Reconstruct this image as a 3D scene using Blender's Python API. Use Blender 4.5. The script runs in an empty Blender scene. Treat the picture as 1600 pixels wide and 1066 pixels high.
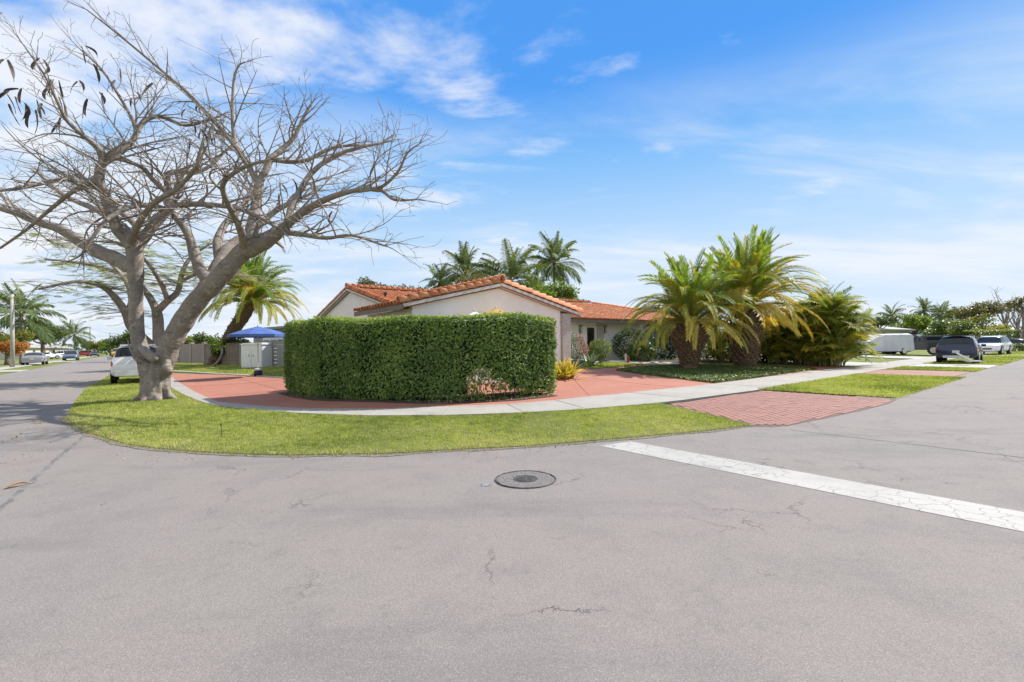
import bpy, bmesh, math, random
import numpy as np
from mathutils import Vector, Matrix, noise as mnoise
R_ = math.radians
random.seed(7); rng = np.random.default_rng(7)
scene = bpy.context.scene
COL = scene.collection

# ------------------------------------------------------------------ camera
F, CAMH, HY = 735.0, 1.5, 539.5
ROLL, PITCH = R_(0.82), math.atan((HY-533)/F)
f0 = np.array([0, math.cos(PITCH), math.sin(PITCH)]); u0 = np.array([0, -math.sin(PITCH), math.cos(PITCH)]); r0 = np.array([1., 0, 0])
RV = math.cos(ROLL)*r0 - math.sin(ROLL)*u0; UV_ = math.sin(ROLL)*r0 + math.cos(ROLL)*u0
cd = bpy.data.cameras.new('camera'); cam = bpy.data.objects.new('camera', cd); COL.objects.link(cam)
cd.sensor_width = 36; cd.lens = F/1600*36; cd.clip_end = 3000; cd.clip_start = .05
m = Matrix.Identity(4)
for i in range(3):
    m[i][0], m[i][1], m[i][2] = RV[i], UV_[i], -f0[i]
m[2][3] = CAMH
cam.matrix_world = m
scene.camera = cam

# ------------------------------------------------------------------ light
SUN_EL, SUN_AZ = R_(45), R_(58)          # azimuth measured from +Y towards +X
w = bpy.data.worlds.new('World'); scene.world = w; w.use_nodes = True
nt = w.node_tree; N = nt.nodes; L = nt.links
for n in list(N): N.remove(n)
def nd(t, **k):
    n = N.new(t)
    for a, b in k.items(): setattr(n, a, b)
    return n
def mth(op, a, b=None, c=None, clamp=False):
    n = N.new('ShaderNodeMath'); n.operation = op; n.use_clamp = clamp
    for i, x in enumerate((a, b, c)):
        if x is None: continue
        if isinstance(x, (int, float)): n.inputs[i].default_value = x
        else: L.new(x, n.inputs[i])
    return n.outputs[0]
sky = nd('ShaderNodeTexSky', sky_type='NISHITA', sun_disc=False, sun_elevation=SUN_EL, sun_rotation=SUN_AZ,
         air_density=1.0, dust_density=.2, ozone_density=2.5, altitude=0)
tc = nd('ShaderNodeTexCoord'); sep = nd('ShaderNodeSeparateXYZ'); L.new(tc.outputs['Generated'], sep.inputs[0])
zc = mth('MAXIMUM', sep.outputs[2], 0.0)
den = mth('ADD', zc, 0.16)
px_ = mth('DIVIDE', sep.outputs[0], den); py_ = mth('DIVIDE', sep.outputs[1], den)
cmb = nd('ShaderNodeCombineXYZ'); L.new(px_, cmb.inputs[0]); L.new(py_, cmb.inputs[1])
mp = nd('ShaderNodeMapping'); mp.inputs['Rotation'].default_value = (0, 0, R_(30)); mp.inputs['Scale'].default_value = (1.1, 1.8, 1); mp.inputs['Location'].default_value = (21., 4., 0)
L.new(cmb.outputs[0], mp.inputs[0])
n1 = nd('ShaderNodeTexNoise'); n1.inputs['Scale'].default_value = 1.25; n1.inputs['Detail'].default_value = 9; n1.inputs['Roughness'].default_value = .56; n1.inputs['Distortion'].default_value = .35
L.new(mp.outputs[0], n1.inputs['Vector'])
n2 = nd('ShaderNodeTexNoise'); n2.inputs['Scale'].default_value = 3.6; n2.inputs['Detail'].default_value = 6; n2.inputs['Roughness'].default_value = .6
L.new(mp.outputs[0], n2.inputs['Vector'])
# more cloud to the left, plus unseen cloud added behind the camera as fill
left_rear = mth('ADD', mth('MULTIPLY_ADD', sep.outputs[0], -.18, .115), mth('MULTIPLY', sep.outputs[1], -.19))
dsum = mth('ADD', mth('ADD', n1.outputs[0], mth('MULTIPLY', mth('SUBTRACT', n2.outputs[0], .5), .30)), left_rear)
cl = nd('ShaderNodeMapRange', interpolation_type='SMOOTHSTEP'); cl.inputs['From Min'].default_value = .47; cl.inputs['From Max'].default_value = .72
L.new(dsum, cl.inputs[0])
n3 = nd('ShaderNodeTexNoise'); n3.inputs['Scale'].default_value = .55; n3.inputs['Detail'].default_value = 7; n3.inputs['Roughness'].default_value = .6; n3.inputs['Distortion'].default_value = .5
mp2 = nd('ShaderNodeMapping'); mp2.inputs['Rotation'].default_value = (0, 0, R_(12)); mp2.inputs['Scale'].default_value = (1., 2.4, 1); mp2.inputs['Location'].default_value = (5.2, 1.7, 0)
L.new(cmb.outputs[0], mp2.inputs[0]); L.new(mp2.outputs[0], n3.inputs['Vector'])
vl = nd('ShaderNodeMapRange', interpolation_type='SMOOTHSTEP'); vl.inputs['From Min'].default_value = .40; vl.inputs['From Max'].default_value = .66; L.new(n3.outputs[0], vl.inputs[0])
vb = nd('ShaderNodeMapRange', interpolation_type='SMOOTHSTEP'); vb.inputs['From Min'].default_value = .52; vb.inputs['From Max'].default_value = .30; L.new(zc, vb.inputs[0])
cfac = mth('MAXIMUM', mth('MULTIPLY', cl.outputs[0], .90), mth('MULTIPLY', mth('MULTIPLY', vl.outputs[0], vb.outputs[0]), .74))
gr = nd('ShaderNodeValToRGB'); L.new(zc, gr.inputs[0]); el = gr.color_ramp.elements
for p_, c_ in ((0.00, (4.02, 4.71, 5.49)), (0.10, (3.70, 4.54, 5.57)), (0.22, (2.87, 4.14, 5.66)), (0.36, (1.38, 3.10, 5.57)), (0.48, (0.47, 2.04, 5.34)), (0.70, (0.46, 1.90, 5.05)), (1.00, (0.63, 2.13, 4.94))):
    e_ = el[0] if p_ == 0 else el[-1] if p_ == 1 else el.new(p_)
    e_.color = (*c_, 1)
mh = nd('ShaderNodeMix', data_type='RGBA'); mh.inputs[0].default_value = .95; L.new(sky.outputs[0], mh.inputs[6]); L.new(gr.outputs[0], mh.inputs[7])
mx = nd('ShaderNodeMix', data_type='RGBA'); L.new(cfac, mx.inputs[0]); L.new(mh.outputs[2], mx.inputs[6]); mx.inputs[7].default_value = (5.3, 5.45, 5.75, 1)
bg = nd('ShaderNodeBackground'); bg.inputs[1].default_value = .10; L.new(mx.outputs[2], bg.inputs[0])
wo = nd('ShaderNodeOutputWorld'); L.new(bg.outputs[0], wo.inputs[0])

sd = bpy.data.lights.new('sun', 'SUN'); sd.energy = 4.2; sd.angle = R_(.55); sd.color = (1, .95, .87)
sun = bpy.data.objects.new('sun', sd); COL.objects.link(sun)
sv = Vector((math.sin(SUN_AZ)*math.cos(SUN_EL), math.cos(SUN_AZ)*math.cos(SUN_EL), math.sin(SUN_EL)))
sun.rotation_euler = (-sv).to_track_quat('-Z', 'Y').to_euler()
vs = scene.view_settings
vs.view_transform = 'Standard'; vs.look = 'None'; vs.gamma = 1; vs.use_curve_mapping = False; vs.exposure = .80
scene.cycles.max_bounces = 7; scene.cycles.transparent_max_bounces = 6
scene.cycles.sample_clamp_indirect = 6

# ------------------------------------------------------------------ geometry of the place
aD = R_(51.3)
D2 = np.array([math.sin(aD), math.cos(aD)]); D1 = np.array([-math.cos(aD), math.sin(aD)])   # right street, left street
def XY(u, v): return D2[0]*u+D1[0]*v, D2[1]*u+D1[1]*v
def P3(u, v, z): x, y = XY(u, v); return np.array([x, y, z])
def uvof(x, y): return D2[0]*x+D2[1]*y, D1[0]*x+D1[1]*y
def sstep(t): t = np.clip(t, 0, 1); return t*t*(3-2*t)
def zt(x, y):
    u, v = uvof(np.asarray(x, float), np.asarray(y, float))
    d = np.minimum(u-1.7, v-8.95)
    return .45*sstep(d/10.5)
def ray(px, py): return f0+(px-800)/F*RV+(533-py)/F*UV_
def G(px, py, z=None):
    d = ray(px, py); zz = 0. if z is None else z
    for _ in range(1 if z is not None else 14):
        t = (zz-CAMH)/d[2]; x, y = d[0]*t, d[1]*t
        if z is None: zz = .5*zz+.5*float(zt(x, y))
    return x, y
def at(px, py, Y):
    d = ray(px, py); t = Y/d[1]; return np.array([d[0]*t, Y, CAMH+d[2]*t])
def azof(vec): return math.atan2(vec[1], vec[0])
AZ1, AZ2 = azof(D1), azof(D2)

# ------------------------------------------------------------------ mesh helpers
class MB:
    def __init__(s): s.v = []; s.f = []; s.n = 0; s.r = []
    def add(s, v, f, rnd=.5, mi=0):
        v = np.asarray(v, float).reshape(-1, 3)
        if isinstance(f, np.ndarray): groups = [f]
        else:
            d = {}
            for q in f: d.setdefault(len(q), []).append(q)
            groups = [np.array(x) for x in d.values()]
        for g in groups: s.f.append((g.astype(np.int32)+s.n, mi))
        s.v.append(v); s.n += len(v)
        s.r.append(np.broadcast_to(np.asarray(rnd, float), (len(v),)))
        return s
    def mesh(s, name, mats, smooth=False):
        me = bpy.data.meshes.new(name)
        V = np.concatenate(s.v); me.vertices.add(len(V)); me.vertices.foreach_set('co', V.astype(np.float32).ravel())
        lv = np.concatenate([g.ravel() for g, _ in s.f]); sizes = np.concatenate([np.full(len(g), g.shape[1]) for g, _ in s.f])
        mis = np.concatenate([np.full(len(g), k) for g, k in s.f])
        me.loops.add(len(lv)); me.loops.foreach_set('vertex_index', lv.astype(np.int32))
        me.polygons.add(len(sizes)); st = np.concatenate([[0], np.cumsum(sizes)[:-1]])
        me.polygons.foreach_set('loop_start', st.astype(np.int32))
        me.polygons.foreach_set('material_index', mis.astype(np.int32))
        me.polygons.foreach_set('use_smooth', np.full(len(sizes), bool(smooth)))
        a = me.attributes.new('rnd', 'FLOAT', 'POINT'); a.data.foreach_set('value', np.concatenate(s.r).astype(np.float32))
        for mt in (mats if isinstance(mats, (list, tuple)) else [mats]): me.materials.append(mt)
        me.update(calc_edges=True); me.validate()
        return me
    def build(s, name, mats, parent=None, smooth=False, kind=None):
        return ob(name, s.mesh(name, mats, smooth), parent, kind)
def ob(name, me, parent=None, kind=None):
    o = bpy.data.objects.new(name, me); COL.objects.link(o)
    if parent is not None: o.parent = parent
    if kind: o['kind'] = kind
    return o
def thing(name, label, cat, loc=(0, 0, 0), rz=0, group=None):
    o = bpy.data.objects.new(name, None); COL.objects.link(o)
    o.location = loc; o.rotation_euler = (0, 0, rz); o.empty_display_size = .2
    return tag(o, label, cat, group)
def tag(o, label, cat, group=None):
    o['label'] = label; o['category'] = cat
    if group: o['group'] = group
    return o
BOXF = [(0, 3, 2, 1), (4, 5, 6, 7), (0, 1, 5, 4), (1, 2, 6, 5), (2, 3, 7, 6), (3, 0, 4, 7)]
def box(mb, c, s, ax=None, mi=0, rnd=.5):
    c = np.array(c, float); h = np.array(s, float)/2
    A = np.eye(3) if ax is None else np.array(ax, float)
    p = [(-1, -1, -1), (1, -1, -1), (1, 1, -1), (-1, 1, -1), (-1, -1, 1), (1, -1, 1), (1, 1, 1), (-1, 1, 1)]
    return mb.add([c+sum(A[k]*h[k]*q[k] for k in range(3)) for q in p], BOXF, rnd, mi)
def frame_of(t):
    t = t/(np.linalg.norm(t)+1e-9)
    a = np.array([0, 0, 1.]) if abs(t[2]) < .9 else np.array([1., 0, 0])
    n = np.cross(t, a); n /= np.linalg.norm(n); return n, np.cross(n, t)
def tube(mb, pts, rad, sides=6, cap=True, mi=0, rnd=.5):
    pts = np.asarray(pts, float); k = len(pts); rad = np.broadcast_to(np.asarray(rad, float), (k,))
    T = np.gradient(pts, axis=0); n, b = frame_of(T[0]); vs_ = []
    ang = np.linspace(0, 2*math.pi, sides, endpoint=False)
    for i in range(k):
        t = T[i]/(np.linalg.norm(T[i])+1e-9)
        n = n-t*np.dot(n, t); nn = np.linalg.norm(n)
        if nn < 1e-6: n, b = frame_of(t)
        else: n = n/nn
        b = np.cross(t, n)
        vs_.append(pts[i]+rad[i]*(np.cos(ang)[:, None]*n+np.sin(ang)[:, None]*b))
    v = np.concatenate(vs_); i, j = np.meshgrid(np.arange(k-1), np.arange(sides), indexing='ij'); i = i.ravel(); j = j.ravel(); j2 = (j+1) % sides
    mb.add(v, np.stack([i*sides+j, i*sides+j2, (i+1)*sides+j2, (i+1)*sides+j], 1), rnd, mi)
    if cap and sides > 2:
        mb.f.append((np.array([list(range(sides))[::-1]], np.int32)+(mb.n-len(v)), mi)); mb.f.append((np.array([list(range(sides))], np.int32)+(mb.n-sides), mi))
    return mb
def lathe(mb, prof, seg=20, axis='z', c=(0, 0, 0), mi=0, rnd=.5):
    prof = np.array(prof, float); ang = np.linspace(0, 2*math.pi, seg, endpoint=False); k = len(prof); vs_ = []
    for r, h in prof:
        a = r*np.cos(ang); b = r*np.sin(ang); hh = np.full(seg, h)
        vs_.append(np.stack({'z': [a, b, hh], 'y': [b, hh, a], 'x': [hh, a, b]}[axis], 1))
    v = np.concatenate(vs_)+np.array(c)
    f = [(i*seg+j, i*seg+(j+1) % seg, (i+1)*seg+(j+1) % seg, (i+1)*seg+j) for i in range(k-1) for j in range(seg)]
    mb.add(v, f, rnd, mi); b0 = mb.n-len(v)
    mb.f.append((np.array([list(range(seg))[::-1]], np.int32)+b0, mi)); mb.f.append((np.array([list(range((k-1)*seg, k*seg))], np.int32)+b0, mi))
    return mb
def inpoly(P, poly):
    poly = np.asarray(poly, float); x, y = P[:, 0], P[:, 1]; ins = np.zeros(len(P), bool); n = len(poly); j = n-1
    for i in range(n):
        xi, yi = poly[i]; xj, yj = poly[j]
        if yi != yj:
            c = ((yi > y) != (yj > y)) & (x < (xj-xi)*(y-yi)/(yj-yi)+xi); ins ^= c
        j = i
    return ins
def drape(name, poly, zoff, mt, step=.6, skirt=.05, parent=None, kind='structure', flat=False, bump=0.):
    """A sheet cut to a ground outline, laid on the terrain, with a skirt that goes down into the ground."""
    bm = bmesh.new(); vsb = [bm.verts.new((p[0], p[1], 0)) for p in poly]; bm.faces.new(vsb)
    bm.normal_update()
    if list(bm.faces)[0].normal.z < 0: bmesh.ops.reverse_faces(bm, faces=list(bm.faces))
    bmesh.ops.triangulate(bm, faces=list(bm.faces))
    P = np.array(poly, float)
    if step:
        for ax in (0, 1):
            lo, hi = P[:, ax].min(), P[:, ax].max(); n = (1, 0, 0) if ax == 0 else (0, 1, 0)
            for k in np.arange(math.ceil(lo/step)*step, hi, step):
                bmesh.ops.bisect_plane(bm, geom=bm.verts[:]+bm.edges[:]+bm.faces[:], plane_co=(k if ax == 0 else 0, k if ax == 1 else 0, 0), plane_no=n, dist=1e-5)
    be = [e for e in bm.edges if len(e.link_faces) == 1]
    bv = {v for e in be for v in e.verts}
    ex = bmesh.ops.extrude_edge_only(bm, edges=be)
    nv = [g for g in ex['geom'] if isinstance(g, bmesh.types.BMVert)]; low = set(nv)
    for v in bm.verts:
        z = 0. if flat else float(zt(v.co.x, v.co.y))
        b = bump*mnoise.noise(Vector((v.co.x*.8, v.co.y*.8, 3))) if (bump and v not in bv and v not in low) else 0
        v.co.z = z+zoff+b-(skirt if v in low else 0)
    bmesh.ops.recalc_face_normals(bm, faces=list(bm.faces))
    me = bpy.data.meshes.new(name); bm.to_mesh(me); bm.free(); me.materials.append(mt)
    return ob(name, me, parent, kind)
def strip(name, u0_, u1, v0, v1, zoff, mt, step=1.5, **k):
    return drape(name, [XY(u0_, v0), XY(u1, v0), XY(u1, v1), XY(u0_, v1)], zoff, mt, step, **k)

# ------------------------------------------------------------------ materials
def newmat(name):
    mt = bpy.data.materials.new(name); mt.use_nodes = True; t = mt.node_tree
    for n in list(t.nodes): t.nodes.remove(n)
    return mt, t
class NT:
    def __init__(s, t): s.t = t
    def n(s, ty, ins=None, **k):
        x = s.t.nodes.new(ty)
        for a, b in k.items(): setattr(x, a, b)
        for a, b in (ins or {}).items():
            if hasattr(b, 'is_linked') or hasattr(b, 'links'): s.t.links.new(b, x.inputs[a])
            else: x.inputs[a].default_value = b
        return x
    def m(s, op, a, b=0., clamp=False):
        x = s.n('ShaderNodeMath', {0: a, 1: b}, operation=op); x.use_clamp = clamp; return x.outputs[0]
    def mix(s, f, a, b, bt='MIX'): return s.n('ShaderNodeMix', {0: f, 6: a, 7: b}, data_type='RGBA', blend_type=bt).outputs[2]
    def rng(s, x, a, b, c=0., d=1.): return s.n('ShaderNodeMapRange', {0: x, 1: a, 2: b, 3: c, 4: d}, interpolation_type='SMOOTHSTEP').outputs[0]
    def noise(s, vec, sc, det=4, ro=.55, dist=0.): return s.n('ShaderNodeTexNoise', {'Vector': vec, 'Scale': sc, 'Detail': float(det), 'Roughness': ro, 'Distortion': dist})
def C(*c): return (c[0], c[1], c[2], 1)
def mat(name, c1, c2=None, scale=4., rough=.7, bump=0., bscale=30., metal=0., spec=.4, coat=0., detail=5, alpha=None, lo=.35, hi=.65):
    mt, t = newmat(name); q = NT(t); tc = q.n('ShaderNodeTexCoord').outputs['Object']
    o = q.n('ShaderNodeOutputMaterial'); ins = {'Roughness': rough, 'Metallic': metal, 'Specular IOR Level': spec, 'Coat Weight': coat}
    p = q.n('ShaderNodeBsdfPrincipled', ins)
    if c2 is None: p.inputs['Base Color'].default_value = C(*c1)
    else:
        f = q.rng(q.noise(tc, scale, detail).outputs[0], lo, hi); t.links.new(q.mix(f, C(*c1), C(*c2)), p.inputs['Base Color'])
    if bump:
        b = q.n('ShaderNodeBump', {'Strength': bump, 'Distance': .02, 'Height': q.noise(tc, bscale, 4).outputs[0]}); t.links.new(b.outputs[0], p.inputs['Normal'])
    t.links.new(p.outputs[0], o.inputs[0]); return mt
def leafmat(name, cols, trans=.35, rough=.5, spec=.35, tcol=None, big=None):
    """cols: ramp over the per-leaf 'rnd' value."""
    mt, t = newmat(name); q = NT(t); o = q.n('ShaderNodeOutputMaterial')
    a = q.n('ShaderNodeAttribute', attribute_name='rnd').outputs['Fac']
    cr = q.n('ShaderNodeValToRGB', {0: a}); e = cr.color_ramp.elements
    while len(e) < len(cols): e.new(.5)
    for i, c in enumerate(cols): e[i].position = i/(len(cols)-1); e[i].color = C(*c)
    col = cr.outputs[0]
    if big:
        tcg = q.n('ShaderNodeNewGeometry').outputs['Position']
        f = q.rng(q.noise(tcg, big[0], 3).outputs[0], .4, .62); col = q.mix(f, col, C(*big[1]), 'MULTIPLY')
    p = q.n('ShaderNodeBsdfPrincipled', {'Base Color': col, 'Roughness': rough, 'Specular IOR Level': spec})
    tr = q.n('ShaderNodeBsdfTranslucent', {'Color': q.mix(1., col, C(*(tcol or (1.5, 1.35, .6))), 'MULTIPLY')})
    ms = q.n('ShaderNodeMixShader', {0: trans, 1: p.outputs[0], 2: tr.outputs[0]})
    t.links.new(ms.outputs[0], o.inputs[0]); return mt

def asphalt():
    mt, t = newmat('asphalt'); q = NT(t); o = q.n('ShaderNodeOutputMaterial'); tc = q.n('ShaderNodeTexCoord').outputs['Object']
    big = q.noise(tc, .23, 5, .55, .4).outputs[0]; mid = q.noise(tc, 1.5, 5, .62, .2).outputs[0]; fine = q.noise(tc, 105, 3, .75).outputs[0]
    agg = q.n('ShaderNodeTexVoronoi', {'Vector': tc, 'Scale': 190.}).outputs['Color']
    aggv = q.n('ShaderNodeSeparateColor', {0: agg}).outputs[0]
    huge = q.noise(tc, .085, 4, .5, .6).outputs[0]
    c = q.mix(q.rng(big, .36, .64), C(.240, .214, .196), C(.252, .217, .200))
    c = q.mix(q.m('MULTIPLY', q.rng(huge, .42, .62), .65), c, C(.208, .194, .184))
    c = q.mix(q.m('MULTIPLY', q.rng(mid, .44, .70), .50), c, C(.190, .169, .158))
    st = q.n('ShaderNodeMapping', {0: tc, 2: (0., 0., R_(51.3)), 3: (.25, 1.4, 1.)}).outputs[0]
    c = q.mix(q.m('MULTIPLY', q.rng(q.noise(st, .9, 5, .65).outputs[0], .52, .70), .42), c, C(.150, .138, .133))
    c = q.mix(q.m('MULTIPLY', q.rng(q.noise(tc, 5., 6, .72).outputs[0], .54, .74), .38), c, C(.14, .125, .117))
    c = q.mix(1., c, q.n('ShaderNodeCombineColor', {0: q.rng(aggv, 0, 1, .84, 1.14), 1: q.rng(aggv, 0, 1, .84, 1.14), 2: q.rng(aggv, 0, 1, .84, 1.14)}).outputs[0], 'MULTIPLY')
    c = q.mix(q.m('MULTIPLY', q.rng(fine, .57, .70), .50), c, C(.09, .083, .079))
    c = q.mix(q.m('MULTIPLY', q.rng(aggv, .95, .98), .25), c, C(.42, .39, .37))
    # hairline cracks, only in patches
    wv = q.n('ShaderNodeVectorMath', {0: tc, 1: q.n('ShaderNodeVectorMath', {0: q.noise(tc, 3.5, 5, .7).outputs['Color'], 'Scale': .5}, operation='SCALE').outputs[0]}, operation='ADD').outputs[0]
    def cracks(sc, wd, nsc, lo, hi):
        v = q.n('ShaderNodeTexVoronoi', {'Vector': wv, 'Scale': sc}, feature='DISTANCE_TO_EDGE').outputs['Distance']
        mk = q.rng(q.noise(tc, nsc, 3).outputs[0], lo, hi)
        return q.m('MULTIPLY', q.rng(v, wd*.35, wd, 1., 0.), mk)
    cr = q.m('MAXIMUM', cracks(.62, .0070, .55, .49, .64), cracks(2.1, .015, .8, .57, .68))
    c = q.mix(q.m('MULTIPLY', cr, .66), c, C(.05, .046, .042))
    # dark patches: oil drips and tar spots
    sp = q.n('ShaderNodeTexVoronoi', {'Vector': wv, 'Scale': .95}).outputs['Distance']
    c = q.mix(q.rng(sp, .018, .034, .75, 0.), c, C(.075, .07, .066))
    # old seam of the lane
    b = q.n('ShaderNodeBump', {'Strength': .55, 'Distance': .006, 'Height': q.m('SUBTRACT', q.m('ADD', aggv, fine), q.m('MULTIPLY', cr, 2.))})
    p = q.n('ShaderNodeBsdfPrincipled', {'Base Color': c, 'Roughness': .88, 'Specular IOR Level': .3, 'Normal': b.outputs[0]})
    t.links.new(p.outputs[0], o.inputs[0]); return mt
def paintline():
    mt, t = newmat('road_paint'); q = NT(t); o = q.n('ShaderNodeOutputMaterial'); tc = q.n('ShaderNodeTexCoord').outputs['Object']
    wv = q.n('ShaderNodeVectorMath', {0: tc, 1: q.n('ShaderNodeVectorMath', {0: q.noise(tc, 6., 4, .7).outputs['Color'], 'Scale': .18}, operation='SCALE').outputs[0]}, operation='ADD').outputs[0]
    v = q.n('ShaderNodeTexVoronoi', {'Vector': wv, 'Scale': 5.}, feature='DISTANCE_TO_EDGE').outputs['Distance']
    ck = q.m('MULTIPLY', q.rng(v, .012, .036, 1, 0), q.rng(q.noise(tc, 1.3, 3).outputs[0], .36, .50))
    c = q.mix(q.rng(q.noise(tc, 1.1, 6, .65).outputs[0], .40, .72), C(.37, .355, .325), C(.30, .285, .265))
    wear = q.rng(q.noise(tc, 24, 6, .75).outputs[0], .60, .70)
    c = q.mix(q.m('MULTIPLY', wear, q.rng(q.noise(tc, .9, 3).outputs[0], .42, .62)), c, C(.25, .24, .235))
    c = q.mix(q.m('MULTIPLY', ck, .8), c, C(.16, .15, .145))
    ed = q.n('ShaderNodeBump', {'Strength': .4, 'Distance': .005, 'Height': q.noise(tc, 130, 3).outputs[0]})
    p = q.n('ShaderNodeBsdfPrincipled', {'Base Color': c, 'Roughness': .75, 'Normal': ed.outputs[0]})
    t.links.new(p.outputs[0], o.inputs[0]); return mt
def lawnmat(name, a, b, c_, sc=1.):
    mt, t = newmat(name); q = NT(t); o = q.n('ShaderNodeOutputMaterial'); tc = q.n('ShaderNodeTexCoord').outputs['Object']
    c = q.mix(q.rng(q.noise(tc, 1.1*sc, 5).outputs[0], .38, .66), C(*a), C(*b))
    c = q.mix(q.rng(q.noise(tc, 24*sc, 4, .7).outputs[0], .45, .75), c, C(*c_))
    bp = q.n('ShaderNodeBump', {'Strength': .8, 'Distance': .04, 'Height': q.noise(tc, 60*sc, 4, .7).outputs[0]})
    p = q.n('ShaderNodeBsdfPrincipled', {'Base Color': c, 'Roughness': .9, 'Specular IOR Level': .15, 'Normal': bp.outputs[0]})
    t.links.new(p.outputs[0], o.inputs[0]); return mt
def concrete(name, a, b, d, joint=None):
    mt, t = newmat(name); q = NT(t); o = q.n('ShaderNodeOutputMaterial'); tc = q.n('ShaderNodeTexCoord').outputs['Object']
    c = q.mix(q.rng(q.noise(tc, .8, 6, .6).outputs[0], .38, .66), C(*a), C(*b))
    c = q.mix(q.m('MULTIPLY', q.rng(q.noise(tc, 3.3, 6, .7, .4).outputs[0], .50, .78), .7), c, C(*d))
    c = q.mix(q.m('MULTIPLY', q.rng(q.noise(tc, 90, 3, .7).outputs[0], .5, .75), .3), c, C(*d))
    bp = q.n('ShaderNodeBump', {'Strength': .35, 'Distance': .006, 'Height': q.noise(tc, 110, 4, .7).outputs[0]})
    p = q.n('ShaderNodeBsdfPrincipled', {'Base Color': c, 'Roughness': .82, 'Specular IOR Level': .3, 'Normal': bp.outputs[0]})
    t.links.new(p.outputs[0], o.inputs[0]); return mt
def barkmat(name, a, b, d, ring=True):
    mt, t = newmat(name); q = NT(t); o = q.n('ShaderNodeOutputMaterial'); tc = q.n('ShaderNodeTexCoord').outputs['Object']
    st = q.n('ShaderNodeMapping', {0: tc, 3: (3., 3., 9.)}).outputs[0]
    c = q.mix(q.rng(q.noise(tc, 2.6, 6, .65).outputs[0], .36, .64), C(*a), C(*b))
    c = q.mix(q.m('MULTIPLY', q.rng(q.noise(st, 2.5, 6, .7, .6).outputs[0], .52, .70), .75), c, C(*d))
    c = q.mix(q.m('MULTIPLY', q.rng(q.noise(tc, 5, 5, .7, .5).outputs[0], .54, .64), .65), c, C(a[0]*1.5, a[1]*1.5, a[2]*1.45)); c = q.mix(q.m('MULTIPLY', q.rng(q.noise(st, 1.1, 5, .75, 1.2).outputs[0], .57, .63), .7), c, C(d[0]*.8, d[1]*.8, d[2]*.8))
    h = q.m('ADD', q.noise(st, 3.2, 6, .7, .5).outputs[0], q.m('MULTIPLY', q.noise(tc, 45, 3, .7).outputs[0], .4))
    bp = q.n('ShaderNodeBump', {'Strength': .8, 'Distance': .03, 'Height': h})
    p = q.n('ShaderNodeBsdfPrincipled', {'Base Color': c, 'Roughness': .88, 'Specular IOR Level': .2, 'Normal': bp.outputs[0]})
    t.links.new(p.outputs[0], o.inputs[0]); return mt

MT = {}
MT['asphalt'] = asphalt(); MT['paint'] = paintline()
MT['soil'] = lawnmat('ground_grass', (.15, .185, .04), (.18, .20, .055), (.22, .20, .09))
MT['lawn'] = lawnmat('lawn_soil', (.13, .16, .036), (.19, .21, .055), (.23, .20, .10))
MT['mulch'] = mat('mulch', (.045, .032, .024), (.085, .06, .042), 18, .95, 1., 40)
MT['mulch_pale'] = mat('verge_dirt', (.15, .125, .095), (.22, .19, .15), 14, .95, .8, 60)
MT['walk'] = concrete('sidewalk_concrete', (.36, .335, .30), (.31, .29, .26), (.23, .21, .185))
MT['pale'] = concrete('pale_concrete', (.42, .395, .355), (.37, .35, .315), (.28, .26, .23))
MT['red'] = concrete('red_concrete', (.385, .160, .110), (.35, .142, .097), (.27, .112, .082))
MT['brick'] = concrete('paver_brick', (.315, .16, .128), (.265, .132, .108), (.20, .105, .088))
MT['brick2'] = concrete('paver_brick_dark', (.28, .14, .115), (.32, .16, .13), (.2, .105, .09))
MT['joint'] = concrete('joint_sand', (.13, .088, .07), (.11, .075, .06), (.08, .06, .05))
MT['joint_dark'] = mat('dark_joint', (.16, .06, .045), (.12, .05, .04), 9, .9)
MT['grass'] = leafmat('grass_blade', [(.15, .20, .04), (.34, .40, .08), (.48, .52, .13), (.60, .55, .28)], .36, .55, .25, (1.25, 1.2, .75))
MT['edge'] = leafmat('dry_edge', [(.16, .11, .055), (.24, .18, .09), (.13, .12, .04)], .2)
MT['hedge'] = leafmat('hedge_leaf', [(.09, .155, .045), (.165, .265, .068), (.26, .36, .09), (.42, .48, .17)], .40, .48, .35, big=(.9, (.72, .80, .70)))
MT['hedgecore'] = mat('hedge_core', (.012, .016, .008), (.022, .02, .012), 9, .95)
MT['twig'] = barkmat('twig_bark', (.34, .295, .255), (.25, .21, .18), (.15, .12, .10))
MT['bark'] = barkmat('grey_bark', (.30, .258, .22), (.235, .20, .17), (.125, .105, .088))
MT['pod'] = mat('dry_pod', (.045, .030, .022), (.09, .065, .05), 6, .6, .3, 40)
MT['brownbark'] = barkmat('brown_bark', (.17, .13, .10), (.12, .092, .07), (.06, .047, .037))
MT['palmbark'] = barkmat('palm_bark', (.17, .115, .075), (.11, .075, .05), (.055, .038, .026))
MT['boot'] = mat('palm_boot', (.23, .155, .10), (.12, .078, .052), 9, .9, .6, 40)
MT['wall'] = mat('white_stucco', (.84, .80, .765), (.80, .76, .72), 1.5, .85, .25, 60)
MT['stone'] = mat('grey_stone_cladding', (.36, .32, .29), (.46, .42, .385), 14, .9, .6, 25)
MT['fascia'] = mat('brown_fascia', (.23, .205, .18), (.19, .17, .15), 4, .7)
MT['soffit'] = mat('soffit_paint', (.55, .51, .46), None, rough=.8)
MT['tile'] = mat('terracotta_tile', (.50, .175, .068), (.42, .14, .055), 3.2, .75, .2, 40)
MT['tile2'] = mat('terracotta_tile_light', (.62, .27, .125), (.52, .195, .085), 5, .75, .2, 40)
MT['deck'] = mat('roof_deck', (.30, .115, .055), (.22, .085, .045), 5, .9)
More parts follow.
